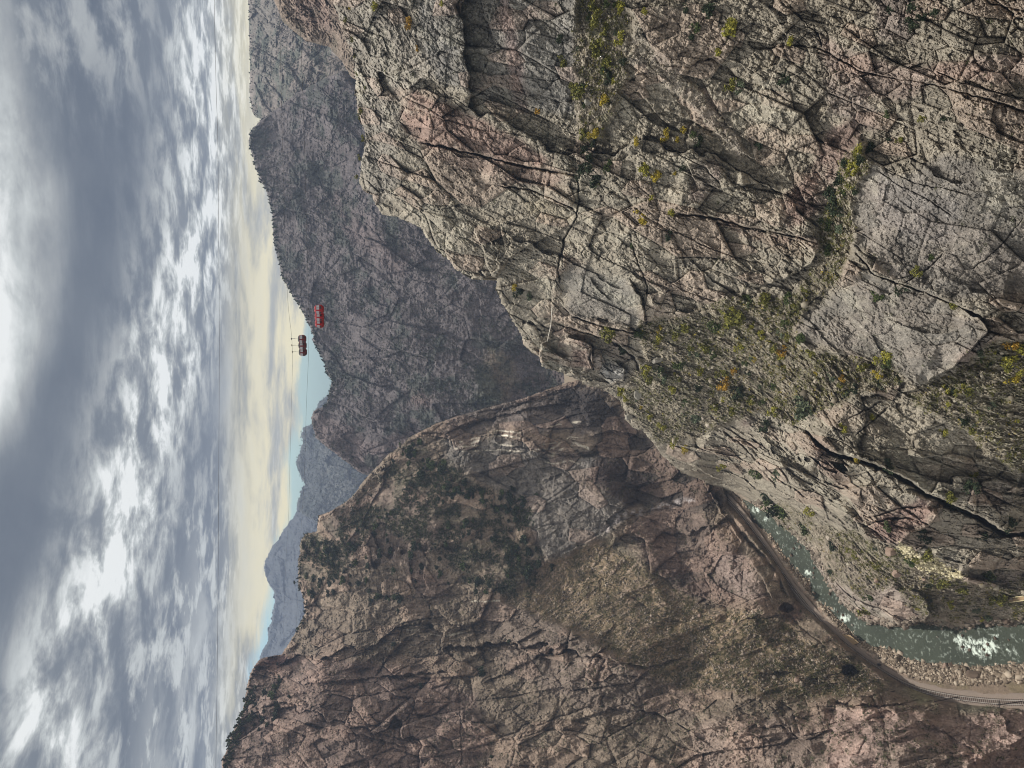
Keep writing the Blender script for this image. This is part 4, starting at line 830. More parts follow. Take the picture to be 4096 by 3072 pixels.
# ---- junipers on the butte and side slope
def juni(x, y, r, name, lb, grp, prot=jun_p, mat='pine', cat='juniper', lift=.5):
    P = on(name, x, y)
    if P is None: return None
    t = project(P)[2]; rad = r * K * t / F; Pc = world(x, y, t - rad * .5)
    o = plant(prot, Pc - [0, 0, rad * lift * 1.6], rad, LEAF[mat], random.uniform(.8, 1.1)); o['label'] = lb; o['category'] = cat; o['group'] = grp; return o
single = [(1042,1454,11,'round dark juniper alone on the tan slope above the scree'),(931,1353,9,'dark juniper standing alone at the edge of the upper gully'),(909,1480,7,'small juniper in the hollow under the pink cliff'),(1140,1230,17,'largest dark juniper clump at the foot of the grey crag'),(1131,1166,12,'dark juniper on the shelf above the grey crag'),(1192,1222,9,'lone dark juniper below the grey crag'),(850,1392,8,'dark juniper beside the orange rock scar'),(1062,1636,6,'little juniper low on the bottom pink cliff'),(1100,1385,6,'small juniper on the crest of the ribbed tan spur')]
for x, y, r, l in single: juni(x, y, r, 'canyon_side_slope', l, 'single junipers on the side slope')
clusters = [((885,985),(40,30),16,'near the top of the rounded butte'),((930,1010),(55,25),20,'near the top of the rounded butte'),((1010,1060),(60,28),26,'in the green band across the butte'),((1090,1090),(55,35),26,'in the green band across the butte'),((1000,1130),(60,45),14,'in the green band across the butte'),((1110,1190),(45,40),20,'above the grey crag'),((830,1130),(50,50),14,'on the upper slope of the butte'),((700,1190),(45,35),22,'on the ledges under the butte summit'),((760,1230),(60,50),18,'on the ledges under the butte summit'),((680,1260),(40,30),16,'on the ledges under the butte summit'),((900,1210),(80,50),14,'on the upper slope of the butte'),((1040,1260),(60,40),10,'above the grey crag'),((600,1500),(30,80),14,'behind the pink cliff edge'),((560,1560),(25,60),14,'behind the pink cliff edge'),((770,1190),(30,30),8,'on the upper slope of the butte'),((830,1290),(60,20),8,'on the upper slope of the butte')]
for (cx, cy), (ax, ay), n, where in clusters:
    for _ in range(n):
        x = random.gauss(cx, ax * .5); y = random.gauss(cy, ay * .5)
        juni(x, y, random.choice([4, 5, 6, 8, 10]), 'canyon_side_slope', f'dark juniper {where}', 'junipers ' + where, mat=random.choice(['pine', 'dark', 'green']))
# ---- trees along the skylines
def skyline(pts, step, name, lb, grp, r0, r1, dx=2.5, prob=1.):
    for i in range(len(pts) - 1):
        (ax, ay), (bx, by) = pts[i], pts[i + 1]; n = max(1, int(math.hypot(bx - ax, by - ay) / step))
        for k in range(n):
            if random.random() > prob: continue
            f = (k + random.random()) / n; x = ax + (bx - ax) * f + random.uniform(1, dx * 2); y = ay + (by - ay) * f
            if y > 1668 or y < -8: continue
            juni(x, y, random.uniform(r0, r1), name, lb, grp, pine_p, random.choice(['pine', 'dark', 'green']), 'pine tree', .35)
skyline(left_sil[1:9], 3.5, 'canyon_side_slope', 'small dark pine on the rim of the pink cliff at lower left', 'pines on the rim of the pink cliff', 3.5, 8, 12)
skyline(left_sil[14:20], 4, 'canyon_side_slope', 'small pine on the skyline of the rounded butte', 'pines on the butte skyline', 2, 3.6, 4)
skyline(back_sil[1:34], 5, 'canyon_back_ridge', 'tiny pine on the crest of the shaded back ridge', 'pines on the crest of the back ridge', 2.4, 4.6, 4)
skyline(back_sil[38:], 14, 'canyon_back_ridge', 'tiny pine on the jagged end of the back ridge', 'pines on the end of the back ridge', 1.2, 2, 3)
skyline(far_right[1:7], 8, 'canyon_distant_ridge', 'tiny pine on the distant ridge beyond the saddle', 'pines on the distant ridge', 1.4, 2.8, 3)
for j, (x, y, r) in enumerate([(742,40,7),(758,85,6),(762,120,5),(768,160,6),(785,190,5),(775,240,8),(772,255,6),(780,300,7),(772,342,6),(766,382,6)]):
    juni(x + 4, y, r, 'canyon_wall_cliff', 'olive green tree on the near rim, ' + ('topmost' if j == 0 else 'lowest' if j == 9 else WORDN[j + 1] + ' from the top') + ' of ten along the edge', 'trees along the near rim', bush_p, 'olive', 'tree')
# ---- boulders
def rockmesh(name, mat, seed, sub=3):
    r = np.random.default_rng(seed); bpy_me = bpy.data.meshes.new(name)
    import bmesh
    bm = bmesh.new(); bmesh.ops.create_icosphere(bm, subdivisions=sub, radius=1)
    pl = r.normal(size=(11, 3)); pl /= np.linalg.norm(pl, axis=1)[:, None]; dd = r.uniform(.55, .85, 11)
    for v in bm.verts:
        p = np.array(v.co); k = max((pl @ p) / dd); p = p / max(k, 1) ; p = p * (1 + .05 * float(vnoise(p[None] * 3 + seed)[0]) + .03 * float(vnoise(p[None] * 8 + seed)[0])); v.co = p
    bm.to_mesh(bpy_me); bm.free(); bpy_me.materials.append(mat); return bpy_me
M_bp = plain('boulder_pale', (168,158,144), .9, 0, .35, 2.); M_bk = plain('boulder_pink', (146,126,112), .9, 0, .35, 2.); M_bd = plain('boulder_dark', (92,78,66), .9, 0, .35, 2.); M_bg = plain('boulder_grey', (136,132,122), .9, 0, .3, 2.)
RM = [rockmesh('boulder', M_bp, 500 + i) for i in range(4)]
def boulder(rel, x, y, rw, rh, mat, label, grp=None, k=0, rot=0.):
    X_, Y_ = sx(x), sx(y); P = on(rel, X_, Y_)
    if P is None: P = world(X_, Y_, t_of_z(X_, Y_, 0.6))
    t = project(P)[2]; a = rw * t / F; b_ = rh * t / F
    me = RM[k % 4].copy(); me.materials[0] = mat; o = bpy.data.objects.new('boulder', me); C.objects.link(o)
    o.location = tuple(P + np.array([0, 0, b_ * .25])); o.scale = (b_, a, min(a, b_) * 1.05); o.rotation_euler = (random.uniform(-.2, .2), random.uniform(-.2, .2), rot)
    tag(o, label, 'boulder', grp); return o
# photo x, y, half length along photo x, half along photo y
for a in [('canyon_wall_cliff',2560,1572,20,34,M_bg,'pale rounded boulder resting on the scrubby slope below the rock tower',0,.2),('canyon_wall_cliff',2630,1440,38,18,M_bg,'long grey block lying on the scrubby slope',1,.1),
 ('canyon_wall_cliff',2838,1699,18,13,M_bp,'pale lens shaped boulder beside the grey green bush',2,0),('canyon_wall_cliff',2814,1668,8,14,M_bp,'small upright white stone touching the grey green bush',3,0),
 ('canyon_wall_cliff',2356,407,19,17,M_bg,'squarish grey block in the brown gully near the bright yellow bush',1,.5),('canyon_wall_cliff',2609,748,8,12,M_bp,'small white rock among yellow bushes of the cracked blocks',2,0),
 ('canyon_wall_cliff',3570,2205,36,24,M_bk,'big pink slab fallen below the red overhang',1,.3),('canyon_wall_cliff',3588,2294,20,18,M_bk,'pink boulder downhill from the fallen pink slab',0,0),('canyon_wall_cliff',3509,2319,10,13,M_bk,'small pink boulder on the brown dirt patch above the river knob',2,0),('canyon_wall_cliff',3697,2315,11,9,M_bk,'small pink stone at the foot of the pale scree cone',3,0),
 ('canyon_wall_cliff',3315,2150,9,12,M_bp,'white rock at the left end of the river bank slope',3,0),('canyon_wall_cliff',4033,2480,26,20,M_bd,'brown angular boulder standing at the water on the far bank',1,.4),('river_water',4075,2490,8,7,M_bg,'small grey rock in the water beside the brown boulder',0,0),
 ('canyon_wall_cliff',2700,1760,10,16,M_bp,'thin white upright stone on the sunny edge of the slope',2,0),('canyon_wall_cliff',3265,1525,12,10,M_bp,'small pale stone beneath the tiny yellow bush',0,0),('canyon_wall_cliff',2520,1666,14,18,M_bg,'grey wedge of rock at the sunny crest',1,0),
 ('canyon_floor',3905,2697,52,20,M_bd,'largest dark boulder leaning between railway and river',1,.3),('canyon_floor',3785,2668,14,18,M_bk,'left boulder of the pair beside the river rapids',0,0),('canyon_floor',3808,2660,12,16,M_bd,'right boulder of the pair beside the river rapids',3,0),
 ('canyon_floor',3640,2636,9,9,M_bk,'pinkish rock on the bank left of the boulder pair',2,0),('river_water',3880,2600,9,7,M_bd,'dark rock breaking the middle of the rapids',0,0),('river_water',3950,2620,8,8,M_bd,'dark wet rock at the right edge of the rapids',1,0),
 ('canyon_side_slope',2800,2467,13,11,M_bk,'round pinkish boulder in the middle of the tan scree',0,0),('canyon_side_slope',2942,2497,10,9,M_bk,'small pinkish boulder on the scree near the red ledge',1,0),('canyon_side_slope',3190,2720,14,12,M_bk,'brown boulder half buried in the green scree',2,0),('canyon_side_slope',3437,2752,10,16,M_bd,'dark brown rock under the dark hollow',3,0)]:
    boulder(*a[:5], a[5], a[6], 'loose boulders of the canyon', a[7], a[8])
for i in range(26):
    x, y = random.choice([(3760, 2560), (3850, 2590), (3960, 2570), (4040, 2520), (3250, 2290), (3380, 2470), (3300, 2380), (3160, 2180)]); x += random.gauss(0, 26); y += random.gauss(0, 18)
    s_ = random.uniform(4, 9); boulder('river_water', x, y, s_, s_ * random.uniform(.6, 1), random.choice([M_bd, M_bg, M_bd]), 'wet rock breaking the surface of the river', 'wet rocks in the river', i, random.random() * 3)
# ---- loose stones and scrub nobody could count
def scatter(n, maskf, rel, box):
    x = rng.uniform(box[0], box[1], n * 4); y = rng.uniform(box[2], box[3], n * 4); m = rng.random(n * 4) < maskf(x, y); x, y = x[m][:n], y[m][:n]
    t = ont(rel, x, y); k = np.isfinite(t); x, y, t = x[k], y[k], t[k]; return x, y, t, world(x, y, t)
_cube = np.array([[x, y, z] for x in (-.5, .5) for y in (-.5, .5) for z in (-.5, .5)]); _cq = np.array([[0, 1, 3, 2], [4, 6, 7, 5], [0, 4, 5, 1], [2, 3, 7, 6], [0, 2, 6, 4], [1, 5, 7, 3]])
def stones(name, P, size, mat, kind='stuff'):
    n = len(P); c = _cube[None] * rng.uniform(.55, 1.3, (n, 1, 3)) + rng.uniform(-.16, .16, (n, 8, 3))
    A = rng.normal(size=(n, 3, 3)); Q, _ = np.linalg.qr(A); c = np.einsum('nij,nkj->nki', Q, c) * size[:, None, None] + P[:, None]
    o = mesh_np(name, c.reshape(-1, 3), (_cq[None] + np.arange(n)[:, None, None] * 8).reshape(-1, 4), [mat], None, False); o['kind'] = kind; return o
def tufts(name, P, size, mat, per=9):
    n = len(P); d = rng.normal(size=(n, per, 3)); d[..., 2] = np.abs(d[..., 2]); d /= np.linalg.norm(d, axis=2)[..., None]
    c = P[:, None] + d * size[:, None, None] * rng.uniform(.3, 1, (n, per, 1)); a = rng.normal(size=(n, per, 3)); b = rng.normal(size=(n, per, 3)); s = size[:, None, None] * .42
    v = np.stack([c - a * s * .5, c + b * s * .5, c + a * s * .5], 2)
    o = mesh_np(name, v.reshape(-1, 3), None, [mat], None, False, None, np.arange(n * per * 3).reshape(-1, 3)); o['kind'] = 'stuff'; return o
M_st = leaf_mat('stone_mix', (132,118,102), (186,172,154)); M_stn = leaf_mat('scree_mix', (122,114,100), (160,152,136)); M_stp = leaf_mat('stone_pink', (122,112,100), (164,150,136))
def mz(*ks): return lambda x, y: np.clip(sum(samp(Z[k], x.astype(np.float32), y.astype(np.float32)) for k in ks), 0, 1)
def clump(f, sc=22., lo=-.1, hi=.4):
    return lambda x, y: f(x, y) * sstep(lo, hi, fbm(np.stack([x, y, x * 0], -1) / sc, 4, .6))
def bank_m(x, y):
    x = x.astype(np.float32); y = y.astype(np.float32); dw = segdist(x, y, water_l); dr = segdist(x, y, road_px)[0]
    return ((dw[1] < 0) | (dw[0] < 3)) * sstep(50, 26, dw[0]) * (dr > 19)
x, y, t, P = scatter(19000, bank_m, 'canyon_floor', (1590, 2230, 1070, 1500)); stones('bank_stones', P, rng.gamma(2.0, .22, len(x)) + .15, M_st)
x, y, t, P = scatter(3500, lambda x, y: (segdist(x.astype(np.float32), y.astype(np.float32), near_sil[-24:])[0] < 16) * .9, 'canyon_wall_cliff', (1600, 2230, 1080, 1375)); stones('river_stones', P, rng.gamma(2.2, .3, len(x)) + .2, M_stp)
x, y, t, P = scatter(16000, clump(mz('talus', 'talus2', 'gully', 'bank', 'pinkscree'), 30., -.5, .3), 'canyon_wall_cliff', (1200, 2230, -10, 1350)); stones('scree_stones', P, (rng.gamma(1.5, .18, len(x)) + .10) * np.clip(t / 220, .5, 1.4), M_stn)
x, y, t, P = scatter(900, lambda x, y: samp(zone([(1933,1168),(1962,1178),(2012,1205),(2085,1242),(2060,1258),(2000,1230),(1950,1198)], 1), x.astype(np.float32), y.astype(np.float32)), 'canyon_wall_cliff', (1920, 2100, 1160, 1270)); stones('pale_scree', P, rng.uniform(.4, 1.2, len(x)), leaf_mat('scree_pale', (190,180,146), (214,206,176)))
x, y, t, P = scatter(9000, clump(mz('lscree'), 14., -.5, .3), 'canyon_side_slope', (1080, 1930, 1150, 1520)); stones('slope_stones', P, rng.gamma(1.5, .2, len(x)) + .15, M_stp)
x, y, t, P = scatter(26000, clump(mz('talus', 'talus2', 'vine', 'gully', 'bank'), 20., -.2, .3), 'canyon_wall_cliff', (1200, 2230, -10, 1350)); tufts('scrub', P, rng.uniform(.25, .8, len(x)) * np.clip(t / 200, .6, 1.5), leaf_mat('scrub_olive', (84,86,48), (124,118,60)), 12)
x, y, t, P = scatter(4000, clump(mz('talus', 'talus2', 'gully', 'bank'), 12., .05, .4), 'canyon_wall_cliff', (1200, 2230, -10, 1350)); tufts('autumn_scrub', P, rng.uniform(.25, .7, len(x)) * np.clip(t / 200, .6, 1.5), leaf_mat('scrub_yellow', (138,124,52), (176,156,66)), 10)
x, y, t, P = scatter(2500, clump(lambda x, y: (x > 0) * .8, 40., .2, .5), 'canyon_wall_cliff', (760, 2230, -10, 1300)); tufts('ledge_scrub', P, rng.uniform(.25, .7, len(x)) * np.clip(t / 200, .6, 1.5), leaf_mat('scrub_dark', (60,66,42), (92,94,56)), 14)
x, y, t, P = scatter(20000, clump(mz('lscree'), 9., -.4, .3), 'canyon_side_slope', (1080, 1930, 1150, 1520)); tufts('slope_scrub', P, rng.uniform(.4, 1.0, len(x)), leaf_mat('scrub_slope', (74,76,48), (108,102,66)), 9)
x, y, t, P = scatter(22000, clump(lambda x, y: (x > 0) * 1., 26., -.1, .3), 'canyon_side_slope', (520, 2200, 900, 1659)); tufts('slope_brush', P, rng.uniform(.4, 1.1, len(x)), leaf_mat('brush_slope', (70,74,50), (100,100,68)), 9)
x, y, t, P = scatter(14000, clump(mz('lveg'), 24., -.2, .25), 'canyon_side_slope', (640, 1200, 900, 1320)); tufts('butte_scrub', P, rng.uniform(.6, 2.0, len(x)), leaf_mat('scrub_butte', (54,60,42), (84,88,60)), 12)
x, y, t, P = scatter(16000, clump(lambda x, y: (x > 0) * 1., 44., -.05, .3), 'canyon_back_ridge', (540, 1200, 200, 1040)); tufts('ridge_scrub', P, rng.uniform(.8, 2.4, len(x)), leaf_mat('scrub_ridge', (54,62,46), (78,84,62)), 9)
x, y, t, P = scatter(2500, clump(lambda x, y: (x > 0) * 1., 34., .0, .3), 'canyon_distant_ridge', (536, 780, 0, 300)); tufts('distant_scrub', P, rng.uniform(1, 2.6, len(x)), LEAF['pine'], 8)
x, y, t, P = scatter(5000, lambda x, y: (x > 0) * 1., 'mountain_slope', (640, 860, 850, 1130)); tufts('mountain_trees', P, rng.uniform(3, 6., len(x)), LEAF['pine'], 8)
# ---- bare shrub
P = world(sx(3422), sx(1458), float(ont('canyon_wall_cliff', np.array([sx(3422)]), np.array([sx(1458)]))[0]) - 1.0); mb = MB(); rr_ = random.Random(4)
for i in range(46):
    a = rr_.uniform(0, 6.28); e = np.array([math.cos(a) * rr_.uniform(.6, 2.), math.sin(a) * rr_.uniform(.6, 2.), rr_.uniform(.5, 2.4)])
    m_ = e * .5 + [rr_.uniform(-.3, .3), rr_.uniform(-.3, .3), rr_.uniform(-.1, .3)]; mb.tube([[0, 0, 0], m_, e], [.07, .04, .012], 4)
    for q in range(3): mb.tube([m_, m_ + (e - m_) * .5 + np.array([rr_.uniform(-.5, .5), rr_.uniform(-.5, .5), rr_.uniform(0, .5)])], [.03, .01], 4)
o = mb.build('bare_shrub', LEAF['bare']); o.location = tuple(P - [0, 0, .8]); tag(o, 'leafless grey shrub with spreading branches at the lower edge of the great slab', 'shrub')
# ---- poles
M_pole = plain('pole_wood', (44, 36, 32), .9, 0, .2)
for k, (rel, bx, by, tx, ty, arm, lb) in enumerate([('canyon_floor',3832,2788,3736,2791,False,'dark leaning wooden pole in front of the black rock hollow'),('canyon_floor',4088,2806,3988,2803,True,'dark wooden pole with braced crossarm beside the railway at the picture edge'),('canyon_side_slope',3577,2764,3506,2773,False,'dark wooden pole at the left end of the yellow green grass'),('canyon_side_slope',3348,2695,3311,2696,False,'short dark pole standing on the green scree beside the hollow'),('canyon_side_slope',3207,2525,3173,2525,False,'short dark pole near the shaded edge above the track'),('canyon_side_slope',3133,2352,3096,2351,True,'pole with crossarms against the shadowed cliff foot'),('canyon_side_slope',3008,2170,2984,2170,False,'farthest small pole beside the track bend'),('canyon_side_slope',3705,3033,3670,3033,False,'short dark pole on the pink lower cliff')]):
    P = on(rel, sx(bx), sx(by)); P = P if P is not None else world(sx(bx), sx(by), t_of_z(sx(bx), sx(by), 4.2)); t = project(P)[2]
    h = (bx - tx) * t / F / CP * 1.02
    for _ in range(6):
        h *= (bx - tx) / max(5, project(P)[0] - project(P + [0, 0, h])[0])
    h = min(max(h, 3), 16); dy = -(ty - by) * t / F
    e = empty('utility_pole', tuple(P)); mb = MB(); mb.tube([[0, 0, -.5], [dy * .5, 0, h * .5], [dy, 0, h]], [.2, .17, .14], 8); mb.build('pole', M_pole, e)
    mb = MB(); a_ = 1.9 if arm else .8; mb.box((dy, 0, h - .5), (2 * a_, .18, .2))
    if arm: mb.box((dy, 0, h - 1.3), (2 * a_ * .8, .18, .18)); mb.tube([[dy + a_ * .8, .1, h - .55], [dy, .1, h - 2.4]], .07, 5); mb.tube([[dy - a_ * .8, .1, h - .55], [dy, .1, h - 2.4]], .07, 5)
    mb.build('crossarm', M_pole, e)
    if arm:
        for q in (-1, -.5, .5, 1): mb = MB(); mb.tube([[dy + q * a_ * .9, 0, h - .42], [dy + q * a_ * .9, 0, h - .15]], [.09, .06], 6); mb.build('insulator', M_bp, e)
    tag(e, lb, 'pole', 'old line poles along the railway')
# ---- track-side things
M_box = plain('signal_box', (48, 46, 46), .6); M_deck = plain('deck_wood', (150, 128, 98), .9, 0, .25, 3.)
P = world(sx(3521), sx(2658), t_of_z(sx(3521), sx(2658), 4.2)); mb = MB(); mb.box((0, 0, .6), (.8, 1.3, 1.1)); mb.box((0, 0, 1.2), (.95, 1.45, .1)); o = empty('signal_cabinet', tuple(P)); mb.build('cabinet', M_box, o); mb = MB(); mb.box((0, -.66, .6), (.6, .04, .9)); mb.build('door', plain('cabinet_door', (70, 68, 66), .5), o); tag(o, 'small dark equipment box on the ballast beside the rails', 'signal box')
cs = np.array([world(sx(a), sx(b), t_of_z(sx(a), sx(b), 4.45)) for a, b in ((3368,2537),(3400,2540),(3436,2571),(3412,2580))]); c0 = cs.mean(0)
o = empty('timber_platform', tuple(c0)); mb = MB(); n = 16
for i in range(n):
    f0, f1 = i / n + .004, (i + 1) / n - .004; q = [cs[0] + (cs[1] - cs[0]) * 0 + (cs[3] - cs[0]) * f0, cs[1] + (cs[2] - cs[1]) * f0, cs[1] + (cs[2] - cs[1]) * f1, cs[0] + (cs[3] - cs[0]) * f1]
    v = [p - c0 for p in q] + [p - c0 - [0, 0, .22] for p in q]; mb.add(v, [[0, 1, 2, 3], [7, 6, 5, 4], [0, 4, 5, 1], [1, 5, 6, 2], [2, 6, 7, 3], [3, 7, 4, 0]])
mb.build('planks', M_deck, o)
for p in cs: mb = MB(); q = (p - c0) * .92; mb.box(q - [0, 0, .8], (.35, .35, 1.2)); mb.build('post', M_pole, o)
tag(o, 'flat tan timber platform between the railway and the river bank stones', 'platform')
# pale flume remains and pipe
M_fl = plain('bleached_wood', (190, 178, 142), .9, 0, .2); M_pp = plain('pipe_pale', (214, 208, 196), .6, 0, .08)
A = on('canyon_wall_cliff', sx(4041), sx(2400)); B = on('canyon_wall_cliff', sx(4150), sx(2386)); d = (B - A) / np.linalg.norm(B - A); A = A + [0, 0, .8]; B = A + d * 14
o = empty('wooden_flume', tuple(A)); sd_ = np.cross(d, [0, 0, 1.]); sd_ /= np.linalg.norm(sd_)
for s_ in (-.8, .8): mb = MB(); mb.tube([sd_ * s_, d * 14 + sd_ * s_], .2, 6); mb.build('side_beam', M_fl, o)
mb = MB(); mb.add([sd_ * -.7 - [0, 0, .2], sd_ * .7 - [0, 0, .2], d * 14 + sd_ * .7 - [0, 0, .2], d * 14 - sd_ * .7 - [0, 0, .2]] , [[0, 1, 2, 3]]); mb.build('trough_floor', M_deck, o)
for q in range(0, 8): mb = MB(); c_ = d * q * 2; mb.tube([c_ + [0, 0, -.15], c_ + [0, 0, -2.4]], .12, 5); mb.build('trestle_post', M_deck, o)
tag(o, 'bleached wooden flume on posts above the far river bank at the picture edge', 'flume')
A = on('canyon_wall_cliff', sx(2211), sx(1222)) + [-.3, -.8, .5]; B = on('canyon_wall_cliff', sx(2190), sx(1362)) + [-.6, -1.2, .6]
mb = MB(); mb.tube([A * 0, (B - A) * .5 - [0, 0, .6], B - A], .16, 8); o = mb.build('pipe', M_pp); o.location = tuple(A); tag(o, 'thin white pipe spanning from the grey slab to the rock tower', 'pipe')
# ---- cables and gondolas
M_cab = plain('cable_steel', (70, 72, 76), .5, .6); M_red = plain('gondola_red', (150, 16, 26), .4, 0, .05); M_gl = plain('gondola_glass', (176, 180, 184), .2, .1, .05); M_wh = plain('gondola_trim', (150, 60, 60), .4); M_red_backlit = plain('gondola_red_backlit', (92, 16, 24), .45, 0, .05); M_dk = plain('gondola_dark', (40, 34, 36), .5)
def invt(y, s=1.): return 1 / ((.00488 + .00602 * ((3072 - y - 1536) / F - .055)) * s)
def cable(pts, tf, r, label):
    P = [world(sx(x), sx(y), tf(y)) for x, y in pts]; P = np.array(P); m = len(P); out = []
    for k in np.linspace(0, m - 1.0001, 90):
        i = int(k); f = k - i; p0, p1, p2, p3 = P[max(i - 1, 0)], P[i], P[min(i + 1, m - 1)], P[min(i + 2, m - 1)]; out.append(p1 + .5 * f * (p2 - p0 + f * (2 * p0 - 5 * p1 + 4 * p2 - p3 + f * (3 * (p1 - p2) + p3 - p0))))
    out = np.array(out); mb = MB(); mb.tube(out - out[0], r, 6); o = mb.build('cable', M_cab, None, True); o.location = tuple(out[0]); tag(o, label, 'cable', 'cables strung across the gorge'); return out
cable([(1110,-400),(1128,500),(1148,1150),(1167,1352),(1170,1450),(1165,1641),(1159,1882),(1153,2093),(1141,2304),(1131,2617),(1128,2755)], invt, .032, 'upper tramway cable carrying the three darker gondola cabins')
cable([(1180,-400),(1215,500),(1232,1150),(1236,1290),(1233,1450),(1225,1641),(1216,1942),(1204,2123),(1192,2364),(1182,2563),(1172,2745)], lambda y: invt(y, 1.09), .032, 'lower tramway cable carrying the three bright red gondola cabins')
cable([(854,-400),(857,0),(865,370),(871,560),(876,1110),(877,1480),(874,2040),(870,2590),(863,3072),(856,3500)], lambda y: 1 / (.0115 - .0000008 * y), .02, 'single thin cable crossing the whole cloudy sky')
def lerp(a, b, f): return a + (b - a) * f
def cabin_parts(e, hh, dark):
    W, D, H = 1.0, .88, 2.25
    lv = [(0, .62), (.12, .78), (.55, .98), (1.05, 1.0), (1.85, .86), (2.1, .7), (2.25, .45)]
    def ring(z, s, g=0.):
        w_, d_ = W * s + g, D * s + g; c = .24
        return [(w_, d_ - c, z), (w_ - c, d_, z), (-w_ + c, d_, z), (-w_, d_ - c, z), (-w_, -d_ + c, z), (-w_ + c, -d_, z), (w_ - c, -d_, z), (w_, -d_ + c, z)]
    def loft(name, mat, ls):
        mb = MB(); v = [p for z, s in ls for p in ring(z, s)]; f = [[i * 8 + k, i * 8 + (k + 1) % 8, i * 8 + 8 + (k + 1) % 8, i * 8 + 8 + k] for i in range(len(ls) - 1) for k in range(8)] + [list(range(8))[::-1], [(len(ls) - 1) * 8 + k for k in range(8)]]
        mb.add(v, f); o = mb.build(name, mat, e); o.location = (0, 0, -hh - H); return o
    loft('body', M_red if not dark else M_red_backlit, lv[:4] + [(1.85, .86)]); rf = loft('roof', M_red if not dark else M_dk, [(1.86, .88), (2.1, .72), (2.25, .45)])  # backlit shade of the sky group is painted into its body and roof
    loft('floor_pan', M_dk, [(-.08, .55), (-.005, .63)])
    for side in range(4):                                  # windows on four sides, set proud of the body
        a = side * math.pi / 2; L_ = (D, W)[side % 2] - .24; N0 = (W, D)[side % 2]; mb = MB(); fr = MB()
        def pt(u, z): s = lerp(1.0, .86, (z - 1.05) / .8); n_ = N0 * s + .012; v = (n_, u * L_ * s, z); return (v[0] * math.cos(a) - v[1] * math.sin(a), v[0] * math.sin(a) + v[1] * math.cos(a), v[2])
        mb.add([pt(-.9, 1.1), pt(.9, 1.1), pt(.9, 1.78), pt(-.9, 1.78)], [[0, 1, 2, 3]]); w_ = mb.build('window', M_gl, e); w_.location = (0, 0, -hh - H)
        for u in (-.95, 0, .95): fr.tube([np.array(pt(u, 1.06)), np.array(pt(u, 1.82))], .03, 5)
        fr.tube([np.array(pt(-.95, 1.82)), np.array(pt(.95, 1.82))], .035, 5); f_ = fr.build('frame', M_wh, w_)
        mb = MB()
        def p2(u, z): s = lerp(.98, 1.0, (z - .55) / .5); n_ = N0 * s + .015; v = (n_, u * L_ * s, z); return (v[0] * math.cos(a) - v[1] * math.sin(a), v[0] * math.sin(a) + v[1] * math.cos(a), v[2])
        mb.add([p2(-.6, .6), p2(.6, .6), p2(.6, .98), p2(-.6, .98)], [[0, 1, 2, 3]]); w2_ = mb.build('lower_pane', M_dk, e); w2_.location = (0, 0, -hh - H)
    mb = MB(); mb.tube([[0, 0, 0], [.06, 0, -hh * .5], [0, 0, -hh - .05]], .05, 6); mb.box((0, 0, .05), (.55, .16, .22)); mb.build('hanger', M_cab, e)
def cabin_set(xs, ys, tf, hh, rot, dark, labs, grp):
    src = None
    for i, (x, y) in enumerate(zip(xs, ys)):
        P = world(sx(x), sx(y), tf(y))
        if src is None: e = empty('gondola_cabin', tuple(P)); cabin_parts(e, hh, dark); src = e
        else:
            e = src.copy(); C.objects.link(e); e.location = tuple(P)
            for k in src.children:
                c = k.copy(); C.objects.link(c); c.parent = e
                for g_ in k.children: g2 = g_.copy(); C.objects.link(g2); g2.parent = c
        e.rotation_euler = (0, 0, rot); tag(e, labs[i], 'gondola', grp)
    return src
s1 = cabin_set([1166,1168,1170], [1355,1381,1407.5], invt, 1.75, math.radians(35), True, ['upper cabin of the darker hanging gondola group against the pale sky', 'middle cabin of the darker hanging gondola group against the pale sky', 'lower cabin of the darker hanging gondola group against the pale sky'], 'gondola cabins against the sky')
s2 = cabin_set([1233,1235,1236], [1236,1264.5,1292], lambda y: invt(y, 1.09), 1.45, math.radians(28), False, ['upper bright red gondola cabin in front of the shaded ridge', 'middle bright red gondola cabin in front of the shaded ridge', 'lower bright red gondola cabin in front of the shaded ridge'], 'gondola cabins in front of the ridge')
for o in [o for o in C.objects if o.parent is None and o.type == 'EMPTY' and 'label' not in o]:
    for k in list(o.children): bpy.data.objects.remove(k)
    bpy.data.objects.remove(o)


# ==================================================================== SKY, SUN, HAZE, CAMERA
SUN_AZ, SUN_EL = math.radians(10), math.radians(69)       # azimuth right of the view direction (+Y towards +X)
w = bpy.data.worlds.new('World'); bpy.context.scene.world = w; w.use_nodes = True; nt = w.node_tree; N = nt.nodes; L = nt.links; N.clear()
out = N.new('ShaderNodeOutputWorld'); bgs = N.new('ShaderNodeBackground'); bgc = N.new('ShaderNodeBackground'); mixs = N.new('ShaderNodeMixShader')
sky = N.new('ShaderNodeTexSky'); sky.sky_type = 'NISHITA'; sky.sun_disc = False; sky.sun_elevation = SUN_EL; sky.sun_rotation = SUN_AZ; sky.altitude = 1600
tn = N.new('ShaderNodeMix'); tn.data_type = 'RGBA'; tn.blend_type = 'MULTIPLY'; tn.inputs['Factor'].default_value = 1; L.new(sky.outputs[0], tn.inputs['A']); tn.inputs['B'].default_value = (.60, .86, 1, 1); L.new(tn.outputs['Result'], bgs.inputs[0]); bgs.inputs[1].default_value = .08
tc = N.new('ShaderNodeTexCoord'); sp = N.new('ShaderNodeSeparateXYZ'); L.new(tc.outputs['Generated'], sp.inputs[0])
def val(s, i):
    if isinstance(s, (int, float)): i.default_value = s
    else: L.new(s, i)
